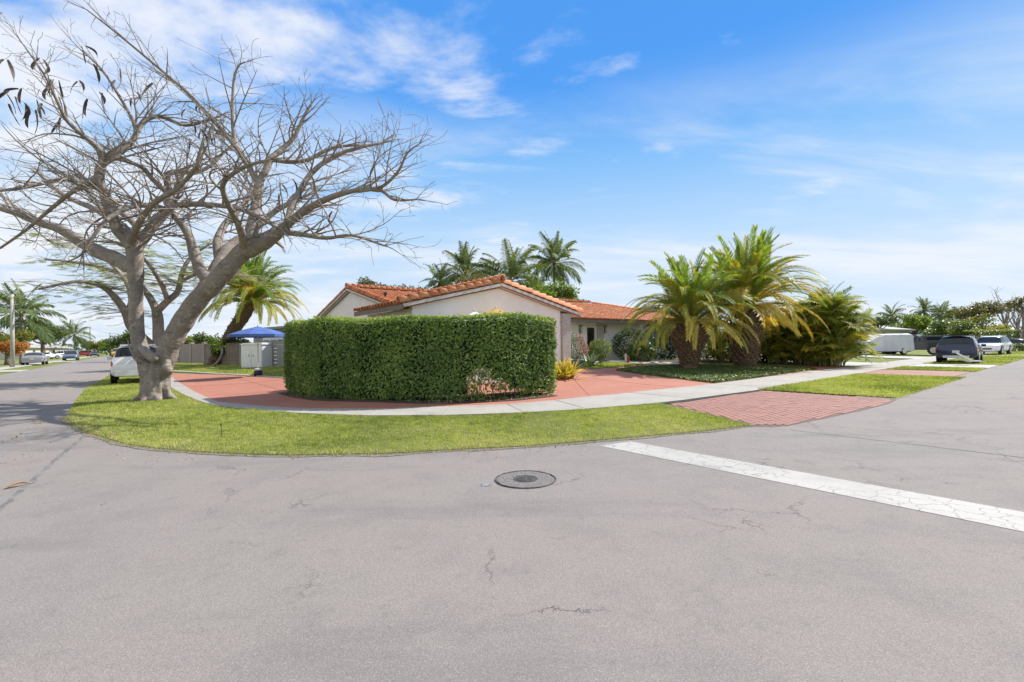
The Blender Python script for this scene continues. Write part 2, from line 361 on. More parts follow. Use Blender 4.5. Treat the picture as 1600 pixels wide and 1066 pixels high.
MT['white'] = mat('white_paint', (.74, .74, .73), (.68, .68, .67), 3, .55)
MT['offwhite'] = mat('offwhite_metal', (.60, .61, .62), (.54, .55, .56), 2, .5)
MT['grey'] = mat('grey_fence_paint', (.26, .27, .275), (.21, .22, .225), 3, .7)
MT['wood'] = mat('weathered_wood', (.24, .19, .15), (.17, .135, .105), 5, .85, .3, 30)
MT['block'] = mat('block_wall', (.34, .29, .26), (.28, .235, .21), 3, .9, .3, 30)
MT['black'] = mat('black_rubber', (.018, .018, .018), (.028, .028, .027), 8, .75)
MT['darkplastic'] = mat('dark_plastic', (.03, .03, .032), None, rough=.5)
MT['glass'] = mat('dark_glass', (.014, .017, .021), None, rough=.06, spec=.5)
MT['chrome'] = mat('alloy', (.55, .55, .56), None, rough=.28, metal=.9)
MT['redlens'] = mat('red_lens', (.42, .02, .018), None, rough=.15, spec=.7)
MT['clear'] = mat('headlight_lens', (.62, .64, .66), None, rough=.1, spec=.8)
MT['plate'] = mat('plate', (.62, .62, .6), None, rough=.5)
MT['iron'] = mat('cast_iron', (.05, .048, .046), (.085, .08, .076), 30, .6, .5, 90, metal=.3)
MT['collar'] = mat('rough_collar', (.215, .195, .185), (.12, .108, .102), 60, .9, 1., 45)
MT['umb'] = mat('blue_canvas', (.06, .115, .33), (.075, .14, .37), 3, .85)
MT['yellowcloth'] = leafmat('yellow_canvas', [(.62, .42, .14), (.62, .42, .14)], .35, .85, .1, (1.1, 1., .8))
MT['cover'] = mat('silver_cover_cloth', (.56, .57, .60), (.50, .51, .54), 1.5, .75, .5, 3.5)
MT['terra'] = mat('teal_glazed_pot', (.03, .12, .13), (.045, .15, .16), 5, .3)
MT['drypaper'] = leafmat('dry_leaf', [(.32, .20, .09), (.45, .32, .14)], .2)
def carpaint(name, c): return mat(name, c, None, rough=.28, metal=.15, spec=.5, coat=.6)

# ------------------------------------------------------------------ ground, roads, pavements
def terrain_grid(name, us, vs_, zoff, mt):
    U, V = np.meshgrid(us, vs_, indexing='ij'); X, Y = XY(U, V); Z = zt(X, Y)+zoff
    mb = MB(); nu, nv = len(us), len(vs_); i, j = np.meshgrid(np.arange(nu-1), np.arange(nv-1), indexing='ij'); i = i.ravel(); j = j.ravel()
    mb.add(np.stack([X.ravel(), Y.ravel(), Z.ravel()], 1), np.stack([i*nv+j, (i+1)*nv+j, (i+1)*nv+j+1, i*nv+j+1], 1))
    return mb.build(name, mt, None, True, 'structure')
ax_ = np.unique(np.concatenate([np.linspace(-900, -60, 10), np.linspace(-60, 60, 61), np.linspace(60, 900, 10)]))
terrain_grid('ground', ax_, ax_, -.05, MT['soil'])
mb = MB()
for (a, b, c, d) in ((-7, -1, -80, 420), (-1, 420, -2.8, 4.1), (-80, -7, -2.8, 4.1), (-1, 10, 4.1, 17), (-1, 12, -12, -2.8)):
    mb.add([P3(a, c, 0), P3(b, c, 0), P3(b, d, 0), P3(a, d, 0)], [(0, 1, 2, 3)])
mb.build('road', MT['asphalt'], None, False, 'structure')
# stop line
drape('stop_line', [XY(5.32, 4.62), XY(5.36, -1.9), XY(5.98, -1.9), XY(5.90, 4.50)], .004, MT['paint'], 0, .003, flat=True)
# asphalt seam across the right street (older patch edge): a shallow tar line
def ribbon(name, pts, wd, z, mt, kind='structure', parent=None):
    mb = MB(); pts = np.array(pts, float); T = np.gradient(pts, axis=0); T /= np.linalg.norm(T, axis=1)[:, None]; nrm = np.stack([-T[:, 1], T[:, 0]], 1)
    ww = np.broadcast_to(np.asarray(wd, float), (len(pts),))[:, None]
    a = pts+nrm*ww/2; b = pts-nrm*ww/2; k = len(pts)
    v = np.concatenate([np.c_[a, np.full(k, z)], np.c_[b, np.full(k, z)]]); mb.add(v, [(i, k+i, k+i+1, i+1) for i in range(k-1)])
    return mb.build(name, mt, parent, False, kind)
MT['tar'] = mat('tar_seam', (.115, .11, .107), (.19, .183, .18), 4, .9)
def wob(p, q, n, amp):
    t = np.linspace(0, 1, n)[:, None]; P = np.array(p)*(1-t)+np.array(q)*t
    return P+rng.normal(0, amp, P.shape)
ribbon('road_seam', wob(G(1235, 672), G(1640, 720), 40, .006), .02+.012*rng.random(40), .003, MT['tar'])
ribbon('road_seam', wob(G(-40, 830), G(128, 683), 40, .010), .035+.03*rng.random(40), .003, MT['tar'])

# corner verge
def gpx(*pts): return [G(*p) for p in pts]
verge_poly = gpx((104, 652), (110, 660), (126, 670), (150, 680), (174, 688), (200, 695), (250, 702), (300, 706), (350, 709), (400, 711), (460, 712), (520, 711), (600, 710), (700, 704), (820, 698), (900, 692), (1000, 683), (1100, 674), (1175, 665), (1040, 633.5))
front_sw = [(1032, 631), (930, 640), (840, 645), (750, 650), (650, 651), (560, 650), (480, 647), (400, 641), (355, 638), (315, 630), (287, 618), (266, 606)]
swF = [XY(200, 6.75), XY(40, 6.75), XY(29.9, 6.82), XY(15.1, 6.55)]+gpx(*front_sw)+[XY(1.18, 26), XY(1.18, 40), XY(1.18, 75)]
swB = [XY(200, 8.9), XY(40, 8.9), XY(31.9, 8.87), XY(15.9, 8.6), XY(12.1, 8.84)]+gpx((854, 628))+[XY(7.2, 9.35), XY(6.0, 9.95), XY(4.7, 10.75), XY(3.5, 11.9), XY(2.75, 13.0), XY(2.2, 14.42), XY(1.81, 15.6), XY(1.63, 19.4), XY(1.57, 26), XY(1.57, 40), XY(1.57, 75)]
verge_poly += [tuple(p) for p in swF[4:-3]]+[XY(1.18, 26), XY(1.18, 40), XY(1.18, 75), XY(-1.35, 75), XY(-1.3, 34), XY(-1.55, 25), XY(-1.4, 19)]
verge = drape('verge_lawn', verge_poly, .014, MT['lawn'], .5, .04, flat=True, bump=.014)

# concrete pavement cut into slabs along its run
def resample(P, n):
    P = np.array(P, float); s = np.r_[0, np.cumsum(np.linalg.norm(np.diff(P, axis=0), axis=1))]; t = np.linspace(0, s[-1], n)
    return np.stack([np.interp(t, s, P[:, k]) for k in range(2)], 1)
def paired(A, B, n):
    """match points on the back edge with the nearest parameter on the front edge"""
    A = resample(A, 3000); B = resample(B, n)
    idx = [int(np.argmin(np.linalg.norm(A-b, axis=1))) for b in B]
    return A[np.maximum.accumulate(idx)], B
FA, FB = paired(swF, swB, 181)
sbed = bpy.data.objects.new('sidewalk', None); COL.objects.link(sbed); sbed['kind'] = 'structure'
mbed = MB()
for k in range(180):
    a, b, c, d = FA[k], FA[k+1], FB[k+1], FB[k]
    cx = (a+b+c+d)/4
    if np.hypot(*cx) > 60 or cx[1] < 0:
        v = [(*a, .028), (*b, .028), (*c, .028), (*d, .028)]; mbed.add(v, [(0, 1, 2, 3)]); continue
    mb = MB(); q = [p+(cx-p)*np.minimum(.007/np.linalg.norm(cx-p), .2) for p in (a, b, c, d)]
    h = .030+rng.normal(0, .0022); tl = rng.normal(0, .0016, 4)
    v = [(*p, -.03) for p in q]+[(*p, h-.006+tl[i]) for i, p in enumerate(q)]+[(*(p+(cx-p)*.012), h+tl[i]) for i, p in enumerate(q)]
    f = [(0, 1, 5, 4), (1, 2, 6, 5), (2, 3, 7, 6), (3, 0, 4, 7), (4, 5, 9, 8), (5, 6, 10, 9), (6, 7, 11, 10), (7, 4, 8, 11), (8, 9, 10, 11)]
    e = np.cross(np.append(q[1]-q[0], 0), np.append(q[2]-q[1], 0))[2]
    if e < 0: f = [t[::-1] for t in f]
    mb.add(v, f); mb.build('slab', MT['walk'], sbed)
    mbed.add([(*a, .012), (*b, .012), (*c, .012), (*d, .012)], [(0, 1, 2, 3)])
mbed.build('slab_bed', MT['joint'], sbed)

# red concrete drive: one sheet over the whole front yard
gu = lambda p: uvof(*G(*p))
back = [G(442, 592), G(346, 586), G(270, 584)]
drive = [tuple(p) for p in FB[::-1] if 1.6 < uvof(*p)[0] < 32.6 and uvof(*p)[1] < 36]
drive = [XY(1.57, 33.5)]+[p for p in drive]+[XY(32.6, 8.9), XY(32.6, 15.6), XY(26, 17.2), XY(20, 17.4), XY(13.9, 15.2), XY(6.4, 16.5), XY(6.2, 21.5)]+back
drv = drape('driveway', drive, .018, MT['red'], .6, .06)
for (ua, va, ub, vb) in ((1.75, 22.5, 6.1, 22.5), (3.9, 16.8, 3.9, 26), (2.2, 17.5, 6.2, 17.5), (10.2, 9.2, 13.4, 12.9), (14.2, 9.0, 14.2, 15)):
    a_j, b_j = np.array(XY(ua, va)), np.array(XY(ub, vb)); t_j = (b_j-a_j)/np.linalg.norm(b_j-a_j); n_j = np.array([-t_j[1], t_j[0]])*.008
    drape('control_joint', [tuple(a_j-n_j), tuple(b_j-n_j), tuple(b_j+n_j), tuple(a_j+n_j)], .022, MT['joint_dark'], .6, .01, parent=drv)
# pale kerb strip behind the left part of the drive
ks = [np.array(G(x, y)) for x, y in ((470, 594), (442, 591.5), (400, 588.6), (346, 585.5), (300, 582.5), (262, 580.5))]
ribk = [tuple(p) for p in ks]+[tuple(p+np.array(D1)*1.0) for p in ks[::-1]]
drape('kerb_strip', ribk, .05, MT['pale'], .6, .08)
bl = [tuple(p+np.array(D1)*1.02) for p in ks]
side_lawn = bl+[XY(1.6, 60), XY(14, 60), XY(14, 30), XY(8, 24)]
side = drape('side_lawn', side_lawn, .03, MT['lawn'], .6, .06)
# island with the two palms, small front lawn, pink path
island = gpx((962, 580), (1010, 587), (1060, 593), (1117, 599.8), (1180, 592), (1232, 584), (1277, 578), (1240, 574.5), (1180, 571.6), (1100, 571.5), (1040, 573), (990, 576))
isl = drape('island_bed', island, .045, MT['lawn'], .4, .06, bump=.02)
flawn_poly = gpx((905, 576), (926, 577.3), (965, 575), (1000, 570.6), (960, 567.5), (935, 568), (914, 571.5))
flw = drape('front_lawn', flawn_poly, .04, MT['lawn'], .4, .06)
ppoly = gpx((948, 566.4), (968, 567.3), (1010, 570.5), (1052, 571), (1110, 569), (1040, 567.5), (990, 565), (955, 563.6))
drape('garden_path', ppoly, .06, MT['pale'], .5, .06)
# soil under the hedge and along the areca row
def hp(u, v): return np.array(XY(u, v))
hedge_line = np.array([hp(*p) for p in ((4.35, 16.6), (4.35, 15.0), (4.55, 13.6), (5.15, 12.35), (6.05, 11.4), (7.0, 10.75), (8.0, 10.45), (9.0, 10.45), (9.55, 10.5))])
hl = resample(hedge_line, 90); T_ = np.gradient(hl, axis=0); T_ /= np.linalg.norm(T_, axis=1)[:, None]; HN = np.stack([T_[:, 1], -T_[:, 0]], 1)  # outward, towards the street
mpoly = [tuple(p+n*.78) for p, n in zip(hl[::3], HN[::3])]+[tuple(p-n*.75) for p, n in zip(hl[::-3], HN[::-3])]
drape('hedge_bed', mpoly, .036, MT['mulch'], .3, .06, bump=.03)
drape('palm_bed', [XY(27.2, 13.6), XY(32.5, 10.6), XY(33.2, 12.8), XY(28.5, 16.4), XY(22, 17.6), XY(21, 16.4)], .045, MT['mulch'], .5, .06, bump=.03)
# right-hand verge pieces
strip('verge_lawn', 15.15, 24.7, 3.3, 6.62, .026, MT['lawn'], .6, flat=True, bump=.012)
strip('driveway_apron', 25.0, 29.3, 3.6, 6.75, .016, MT['brick'], 0, flat=True)
strip('verge_lawn', 29.5, 33.0, 3.5, 6.75, .026, MT['lawn'], 0, flat=True)
strip('driveway_apron', 33.1, 37.3, 3.5, 6.75, .02, MT['pale'], 0, flat=True)
strip('verge_lawn', 37.5, 75, 3.4, 6.75, .026, MT['lawn'], 0, flat=True)
strip('neighbour_drive', 32.7, 37.6, 8.9, 24, .022, MT['pale'], .8)
strip('neighbour_drive', 47.0, 52, 8.9, 26, .022, MT['pale'], 1.5)
strip('driveway_apron', 56, 62.5, 3.45, 6.72, .033, MT['pale'], 0, flat=True)
# far side of the left street
strip('sidewalk', -10.6, -9.2, 20, 200, .02, MT['pale'], 0, flat=True)
strip('neighbour_drive', -24, -7.1, 52.5, 57, .014, MT['pale'], 0, flat=True)
strip('neighbour_drive', -24, -7.1, 93, 99, .014, MT['pale'], 0, flat=True)

# brick apron at the corner: bricks as pieces
apron = gpx((1040, 632.5), (1188, 611.5))+[XY(14.95, 6.6)]+gpx((1402, 624.5), (1386, 632), (1340, 643), (1290, 654), (1232, 665.5), (1205, 667.5), (1176, 666.5))
ap = drape('driveway_apron', apron, .004, MT['joint'], 0, .03, flat=True)
bmesh_ = MB(); box(bmesh_, (0, 0, 0), (.196, .096, .05)); bevel_v = bmesh_.v[0]
bmesh_.v[0][4:, 0] *= .975; bmesh_.v[0][4:, 1] *= .95
bme = [bmesh_.mesh('brick', MT['brick']), bmesh_.mesh('brick', MT['brick2'])]
cand = []
# herringbone-free running bond, courses along the street
A = np.array(apron); uva = np.array([uvof(*p) for p in A])
for jv, v in enumerate(np.arange(uva[:, 1].min(), uva[:, 1].max(), .104)):
    for u in np.arange(uva[:, 0].min(), uva[:, 0].max(), .204):
        cand.append((u+(.102 if jv % 2 else 0), v))
cxy = np.array([XY(*c) for c in cand])
inn = np.ones(len(cxy), bool)
for du, dv in ((-.09, -.05), (.09, -.05), (.09, .05), (-.09, .05)):
    inn &= inpoly(cxy+np.array(XY(du, dv)), A)
cxy = cxy[inn]; order = np.argsort(np.hypot(cxy[:, 0], cxy[:, 1])); cxy = cxy[order]
rest = MB()
for k, (x, y) in enumerate(cxy):
    zz = -.012+rng.normal(0, .0018)
    if k < 300:
        o = ob('brick', bme[rng.integers(0, 5) == 0], ap); o.location = (x, y, zz); o.rotation_euler = (rng.normal(0, .006), rng.normal(0, .006), AZ2+rng.normal(0, .012))
    else:
        ax = [np.array([*D2, 0]), np.array([*D1, 0]), np.array([0, 0, 1.])]
        box(rest, (x, y, zz), (.196, .096, .05), ax, 1 if rng.random() < .2 else 0)
rest.build('brick_field', [MT['brick'], MT['brick2']], ap, False, 'stuff')

# valve cover in a rough round patch
mh_ = thing('manhole', 'round valve cover set in a rough patch of the asphalt', 'manhole cover', (*G(821, 749.5), 0))
mb = MB(); n_ = 40; a_ = np.linspace(0, 2*math.pi, n_, endpoint=False); rr = .33+rng.normal(0, .006, n_)
mb.add(np.concatenate([np.stack([rr*np.cos(a_), rr*np.sin(a_), np.full(n_, .001)], 1), np.stack([rr*.97*np.cos(a_), rr*.97*np.sin(a_), np.full(n_, .008)], 1), [[0, 0, .009]]]),
       [(i, (i+1) % n_, n_+(i+1) % n_, n_+i) for i in range(n_)]+[(n_+i, n_+(i+1) % n_, 2*n_) for i in range(n_)])
mb.build('collar', MT['collar'], mh_)
mb = MB(); a_r = np.linspace(0, 2*math.pi, 49); tube(mb, np.stack([.335*np.cos(a_r), .335*np.sin(a_r), np.full(49, .005)], 1), .0075+.003*rng.random(49), 5, False); mb.build('rim', MT['iron'], mh_)
mb = MB(); lathe(mb, [(.135, .006), (.135, .013), (.118, .013), (.116, .010), (.100, .010), (.098, .014), (.0, .0145)], 28)
for k in range(8):
    a = k*math.pi/4; box(mb, (.06*math.cos(a), .06*math.sin(a), .0155), (.05, .014, .004), [[math.cos(a), math.sin(a), 0], [-math.sin(a), math.cos(a), 0], [0, 0, 1]])
lid = mb.build('lid', MT['iron'], mh_)
MT['spray'] = mat('faded_blue_spray', (.22, .25, .33), (.235, .215, .205), 22, .9)
sp = thing('paint_mark', 'faint faded blue spray mark on the asphalt left of the valve cover', 'paint mark', (*G(759, 758), 0)); mb = MB()
for k in range(4):
    a = k*.8+.2; box(mb, (0, 0, .003), (.13, .022, .002), [[math.cos(a), math.sin(a), 0], [-math.sin(a), math.cos(a), 0], [0, 0, 1]], rnd=.5); mb.v[-1][:, 2] += .0004*k
mb.build('stroke', MT['spray'], sp)

# ------------------------------------------------------------------ grass
def blades(mb, P, z, hmin, hmax, wd, lean=.5, tone=None, dry=None):
    n = len(P); th = rng.random(n)*2*math.pi; h = hmin+(hmax-hmin)*rng.random(n); a = rng.random(n)*2*math.pi; l = rng.random(n)*lean*h
    b = np.stack([P[:, 0], P[:, 1], z], 1); d = np.stack([np.cos(th), np.sin(th), np.zeros(n)], 1)*wd/2
    tip = b+np.stack([np.cos(a)*l, np.sin(a)*l, h], 1)
    v = np.stack([b-d, b+d, tip], 1).reshape(-1, 3); f = np.arange(3*n).reshape(n, 3)
    # patchy tone: clumps of lusher and drier turf
    t = np.array([mnoise.noise(Vector((p[0]*.55, p[1]*.55, 1.3)))+.5*mnoise.noise(Vector((p[0]*2.3, p[1]*2.3, 7))) for p in P])
    t2 = np.array([mnoise.noise(Vector((p[0]*7, p[1]*7, 2))) for p in P]); r = np.clip(.40+.40*t+.42*t2+rng.normal(0, .20, n), 0, 1) if tone is None else np.clip(tone+rng.normal(0, .15, n), 0, 1)
    if dry is not None: r = np.where(rng.random(n) < dry, .82+.18*rng.random(n), r)
    mb.add(v, f, np.repeat(r, 3))
def scatter(poly, dens):
    poly = np.array(poly, float); lo, hi = poly.min(0), poly.max(0); n = int((hi-lo).prod()*dens)
    P = lo+(hi-lo)*rng.random((n, 2)); return P[inpoly(P, poly)]
def inview(P, mx=70):
    ang = np.abs(P[:, 0])/(P[:, 1]+1e-6); d = np.hypot(P[:, 0], P[:, 1]); return P[(P[:, 1] > 0) & (ang < 1.25) & (d < mx)]
def grow_grass(name, poly, dens, h, wd, far=30., zo=.0, flat=True, edge=None):
    P = inview(scatter(poly, dens), 75); d = np.hypot(P[:, 0], P[:, 1])
    keep = rng.random(len(P)) < np.clip((far/d)**2, .05, 1); P = P[keep]
    mb = MB(); z = np.full(len(P), zo) if flat else zt(P[:, 0], P[:, 1])+zo
    dd = np.hypot(P[:, 0], P[:, 1]); dry = None
    if edge is not None:
        e = np.min(np.linalg.norm(P[:, None, :]-edge[None, ::2, :], axis=2), axis=1)
        blot = np.array([mnoise.noise(Vector((p[0]*.9, p[1]*.9, 11))) for p in P])
        dry = np.clip(.62*np.exp(-e/.22)+.30*np.exp(-e/.9)*(blot > -.1)+.22*(blot > .28), 0, .85)
        keep = rng.random(len(P)) > .55*np.exp(-e/.12)+.35*(blot > .38); P, z, dd, dry = P[keep], z[keep], dd[keep], dry[keep]
    tuft = np.array([.55+.75*max(0, .5+mnoise.noise(Vector((p[0]*4.5, p[1]*4.5, 5)))) for p in P]) if edge is not None else 1.
    blades(mb, P, z, h*.4*tuft, h*1.1*tuft, wd*np.clip(dd/9, 1, 4)[:, None], 1.1, None, dry)
    return mb.build(name, MT['grass'], None, False, 'stuff')
grow_grass('grass', [p for p in verge_poly], 3600, .050, .009, 11, .006, True, resample(np.array(verge_poly[:19]), 320))
rim = []
dense = resample(np.array(verge_poly[:19]), 160)
for k_, p in enumerate(dense): rim.append(p)
rim = np.array(rim); tg_ = np.gradient(rim, axis=0); tg_ /= np.linalg.norm(tg_, axis=1)[:, None]; nr_ = np.stack([tg_[:, 1], -tg_[:, 0]], 1)
wv_d = np.array([.07+.10*max(0, mnoise.noise(Vector((k*.13, 2, 0)))+.25)+.03*rng.random() for k in range(len(rim))])
drape('verge_soil', [tuple(q) for q in rim+nr_*wv_d[:, None]]+[tuple(q) for q in (rim-nr_*.25)[::-1]], .006, MT['mulch_pale'], 0, .01, flat=True)
rag = []
for k in range(19):
    p = np.array(verge_poly[k]); q = np.array(verge_poly[min(k+1, 18)])
    t = rng.random((int(130*np.linalg.norm(q-p)), 1)); rag.append(p*(1-t)+q*t+rng.normal(0, .045, (len(t), 2)))
rag = np.concatenate(rag)
mb = MB(); blades(mb, rag, np.full(len(rag), .004), .02, .055, .008, 1.2); mb.build('edge_grass', MT['grass'], None, False, 'stuff')
P = np.concatenate([rag+rng.normal(0, .06, rag.shape) for _ in range(2)]); mb = MB(); blades(mb, P, np.full(len(P), .002), .006, .03, .01, 2.5)
mb.build('dry_grass', MT['edge'], None, False, 'stuff')
uvp = lambda a, b, c, d: [XY(a, c), XY(b, c), XY(b, d), XY(a, d)]
grow_grass('grass', uvp(15.05, 24.8, 3.2, 6.66), 900, .06, .012, 20, .02)
grow_grass('grass', uvp(29.5, 33, 3.5, 6.75), 500, .06, .014, 30, .02)
grow_grass('grass', uvp(37.5, 75, 3.4, 6.75), 120, .07, .02, 40, .02)
grow_grass('grass', side_lawn, 250, .06, .014, 25, .025, False)
grow_grass('grass', flawn_poly, 800, .06, .014, 25, .035, False)
# low creeping cover on the island: small round leaves
P = scatter(island, 900); n = len(P); z = zt(P[:, 0], P[:, 1])+.05+.06*rng.random(n)
MT['cover_leaf'] = leafmat('ground_cover_leaf', [(.06, .10, .03), (.11, .16, .045), (.19, .24, .08)], .25)
def leaves(mb, C_, size, rnd=None, up=.35, aspect=1.7):
    """leaf-shaped rhombs with random tilt at the centres C_ (N,3)"""
    n = len(C_); d = rng.normal(0, 1, (n, 3)); d[:, 2] *= .7; d /= np.linalg.norm(d, axis=1)[:, None]
    nn = rng.normal(0, 1, (n, 3)); nn[:, 2] += up*3; s = np.cross(d, nn); s /= np.linalg.norm(s, axis=1)[:, None]+1e-9
    sz = np.broadcast_to(np.asarray(size, float), (n,))*(.65+.7*rng.random(n)); a = (d*sz[:, None]); b = s*(sz/aspect)[:, None]*.5
    v = np.stack([C_-a*.5, C_-a*.05+b, C_+a*.5, C_-a*.05-b], 1).reshape(-1, 3); f = np.arange(4*n).reshape(n, 4)
    r = np.clip(rng.random(n) if rnd is None else rnd+rng.normal(0, .14, n), 0, 1); mb.add(v, f, np.repeat(r, 4))
mb = MB(); leaves(mb, np.c_[P, z], .09, .4, 1.); mb.build('ground_cover', MT['cover_leaf'], None, False, 'stuff')
P = scatter(mpoly, 140); mb = MB(); leaves(mb, np.c_[P, .055+.02*rng.random(len(P))], .05, None, 2); mb.build('leaf_litter', MT['drypaper'], None, False, 'stuff')

# ------------------------------------------------------------------ hedge
hedge = thing('hedge', 'tall box-clipped green hedge curving along the pavement in front of the house', 'hedge', (0, 0, 0))
def hheight(s): return 2.28+.04*math.sin(s*9)+.03*math.sin(s*23+1)
def hedge_pt(s, side, h):
    """s along the hedge 0..1, side -1..1 across, h 0..1 up"""
    i = s*(len(hl)-1); k = min(int(i), len(hl)-2); f = i-k
    c = hl[k]*(1-f)+hl[k+1]*f; n = HN[k]*(1-f)+HN[k+1]*f
    half = .53*(1-.12*max(0, .15-h)/.15) - .05*(h > .97)
    lump = .055*mnoise.noise(Vector((s*11, h*2.2, side*.7)))+.03*mnoise.noise(Vector((s*37, h*7, side*2)))
    return np.array([*(c+n*(half*side+(lump if side > 0 else -lump)*abs(side))), h])
HS = hl.shape[0]
def hole(s, h):     # thin places low down where daylight shows through
    g = mnoise.noise(Vector((s*70, h*16, 5)))*.09
    a = ((s-.775)/.026)**2+((h-.155)/.105)**2 < 1+g*7
    b = ((s-.815)/.05)**2+((h-.035)/.055)**2 < 1
    return a or b
mb = MB(); cen = []; rn = []
nS = 70
core = {}
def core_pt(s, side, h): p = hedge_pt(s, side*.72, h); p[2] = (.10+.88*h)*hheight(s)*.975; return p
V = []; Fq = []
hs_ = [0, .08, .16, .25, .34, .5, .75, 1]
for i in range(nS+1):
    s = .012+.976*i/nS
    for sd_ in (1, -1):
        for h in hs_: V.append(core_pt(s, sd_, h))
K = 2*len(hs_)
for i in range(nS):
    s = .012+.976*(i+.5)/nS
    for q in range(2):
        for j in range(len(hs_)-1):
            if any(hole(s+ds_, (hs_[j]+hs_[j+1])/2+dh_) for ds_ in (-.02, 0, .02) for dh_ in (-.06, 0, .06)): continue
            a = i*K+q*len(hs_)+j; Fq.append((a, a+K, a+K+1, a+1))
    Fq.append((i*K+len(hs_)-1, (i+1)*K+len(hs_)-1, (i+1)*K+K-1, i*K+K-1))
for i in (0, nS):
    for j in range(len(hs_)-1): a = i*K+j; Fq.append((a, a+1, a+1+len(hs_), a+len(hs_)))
mb.add(np.array(V), Fq); mb.build('dark_core', MT['hedgecore'], hedge)  # near-black shell behind the leaves: the hedge's inner shade put into its colour
def hedge_leaves():
    mb = MB(); C_ = []; Nn = []; T = []
    def put(s, side, h, nrm, jit):
        if hole(s, h): 
            if rng.random() > .22: return
        p = hedge_pt(s, side, h); p[2] = (.04+.96*h)*hheight(s) if h > .02 else .04*hheight(s)
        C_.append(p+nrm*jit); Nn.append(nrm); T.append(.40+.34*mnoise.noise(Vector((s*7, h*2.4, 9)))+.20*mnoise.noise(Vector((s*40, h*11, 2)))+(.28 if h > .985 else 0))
    for k in range(31000):      # street face
        s = rng.random(); h = rng.random()**.96; i = min(int(s*(HS-1)), HS-1); n = np.array([*HN[i], 0])
        put(s, 1, h, n, rng.normal(0, .035)+(.05 if rng.random() < .08 else 0))
    for k in range(9000):       # house face
        s = rng.random(); h = rng.random(); i = min(int(s*(HS-1)), HS-1); put(s, -1, h, -np.array([*HN[i], 0]), rng.normal(0, .04))
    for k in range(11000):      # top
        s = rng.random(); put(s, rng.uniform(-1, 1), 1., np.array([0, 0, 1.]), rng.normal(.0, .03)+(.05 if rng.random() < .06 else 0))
    for s0, sg in ((0., -1), (1., 1)):
        i = 0 if s0 == 0 else HS-1; n = np.array([*(T_[i]*sg), 0])
        for k in range(4200):
            h = rng.random(); put(s0, rng.uniform(-1, 1), h, n, rng.normal(0, .04))
    C_ = np.array(C_); Nn = np.array(Nn); T = np.array(T); n = len(C_)
    d = rng.normal(0, 1, (n, 3)); nr = Nn+rng.normal(0, .62, (n, 3))+np.array([0, 0, .25]); nr /= np.linalg.norm(nr, axis=1)[:, None]
    d -= nr*(d*nr).sum(1)[:, None]; d /= np.linalg.norm(d, axis=1)[:, None]; sdv = np.cross(nr, d); L_ = .075*(.6+.8*rng.random(n))[:, None]; W_ = L_*.5
    v = np.stack([C_-d*L_*.5, C_+sdv*W_*.5-nr*.004, C_+d*L_*.5, C_-sdv*W_*.5-nr*.004], 1).reshape(-1, 3)
    mb.add(v, np.arange(4*n).reshape(n, 4), np.repeat(np.clip(T+rng.normal(0, .25, n), 0, 1), 4)); return mb
hl_ = hedge_leaves().build('foliage', MT['hedge'], hedge); hl_['kind'] = 'stuff'
for k in range(26):
    s = .02+.96*(k+.5)/26+rng.normal(0, .006); i = min(int(s*(HS-1)), HS-1); p = hl[i]+HN[i]*rng.uniform(-.18, .22)
    mb = MB(); b = np.array([*p, 0]); pts = [b+np.array([rng.normal(0, .02)*j, rng.normal(0, .02)*j, .17*j]) for j in range(6)]
    tube(mb, pts, np.linspace(.02, .009, 6), 5); mb.build('stem', MT['twig'], hedge)

# ------------------------------------------------------------------ house
house = thing('house', 'low white stucco house with terracotta barrel-tile roofs behind the hedge', 'house', (0, 0, 0))
Z0 = .40
def wallbox(name, pts, th, mt=None, parent=house):
    """vertical polygon wall given in 3-D, with thickness along -normal"""
    P = np.array(pts, float); n = np.cross(P[1]-P[0], P[2]-P[0]); n /= np.linalg.norm(n); k = len(P)
    mb = MB(); mb.add(np.concatenate([P, P-n*th]), [tuple(range(k)), tuple(range(2*k-1, k-1, -1))]+[(i, k+i, k+(i+1) % k, (i+1) % k) for i in range(k)])
    return mb.build(name, mt or MT['wall'], parent)
GA0, GA1, GV, PK = 6.75, 13.25, 13.38, 10.14      # garage wing: u range, front v, ridge u
SL = .235
eg = lambda u: 3.66-SL*abs(u-PK)                # underside height of garage roof
wallbox('wall', [P3(GA0, GV, 0), P3(GA1-.05, GV, 0), P3(GA1-.05, GV, eg(GA1)-.10), P3(PK, GV, eg(PK)-.12), P3(GA0, GV, eg(GA0)-.10)], .2)
wallbox('wall', [P3(GA0, 17.0, 0), P3(GA0, GV+.2, 0), P3(GA0, GV+.2, 2.70), P3(GA0, 17.0, 2.70)], .2)
wallbox('wall', [P3(GA1-.05, GV+.2, 0), P3(GA1-.05, 19.4, 0), P3(GA1-.05, 19.4, 2.75), P3(GA1-.05, GV+.2, 2.75)], .2)
# stone pier at the corner of the garage gable
mb = MB(); ax = [np.array([*D2, 0]), np.array([*D1, 0]), np.array([0, 0, 1.])]
box(mb, P3(GA1+.19, GV+.12, 1.36), (.46, .46, 2.74), ax); mb.build('pier', MT['stone'], house)
MR, MV = 26.5, 19.5                               # main ridge v, front wall v
UL, UR = 9.55, 36.
mz = lambda v: 4.78-SL*1.04*abs(v-MR)
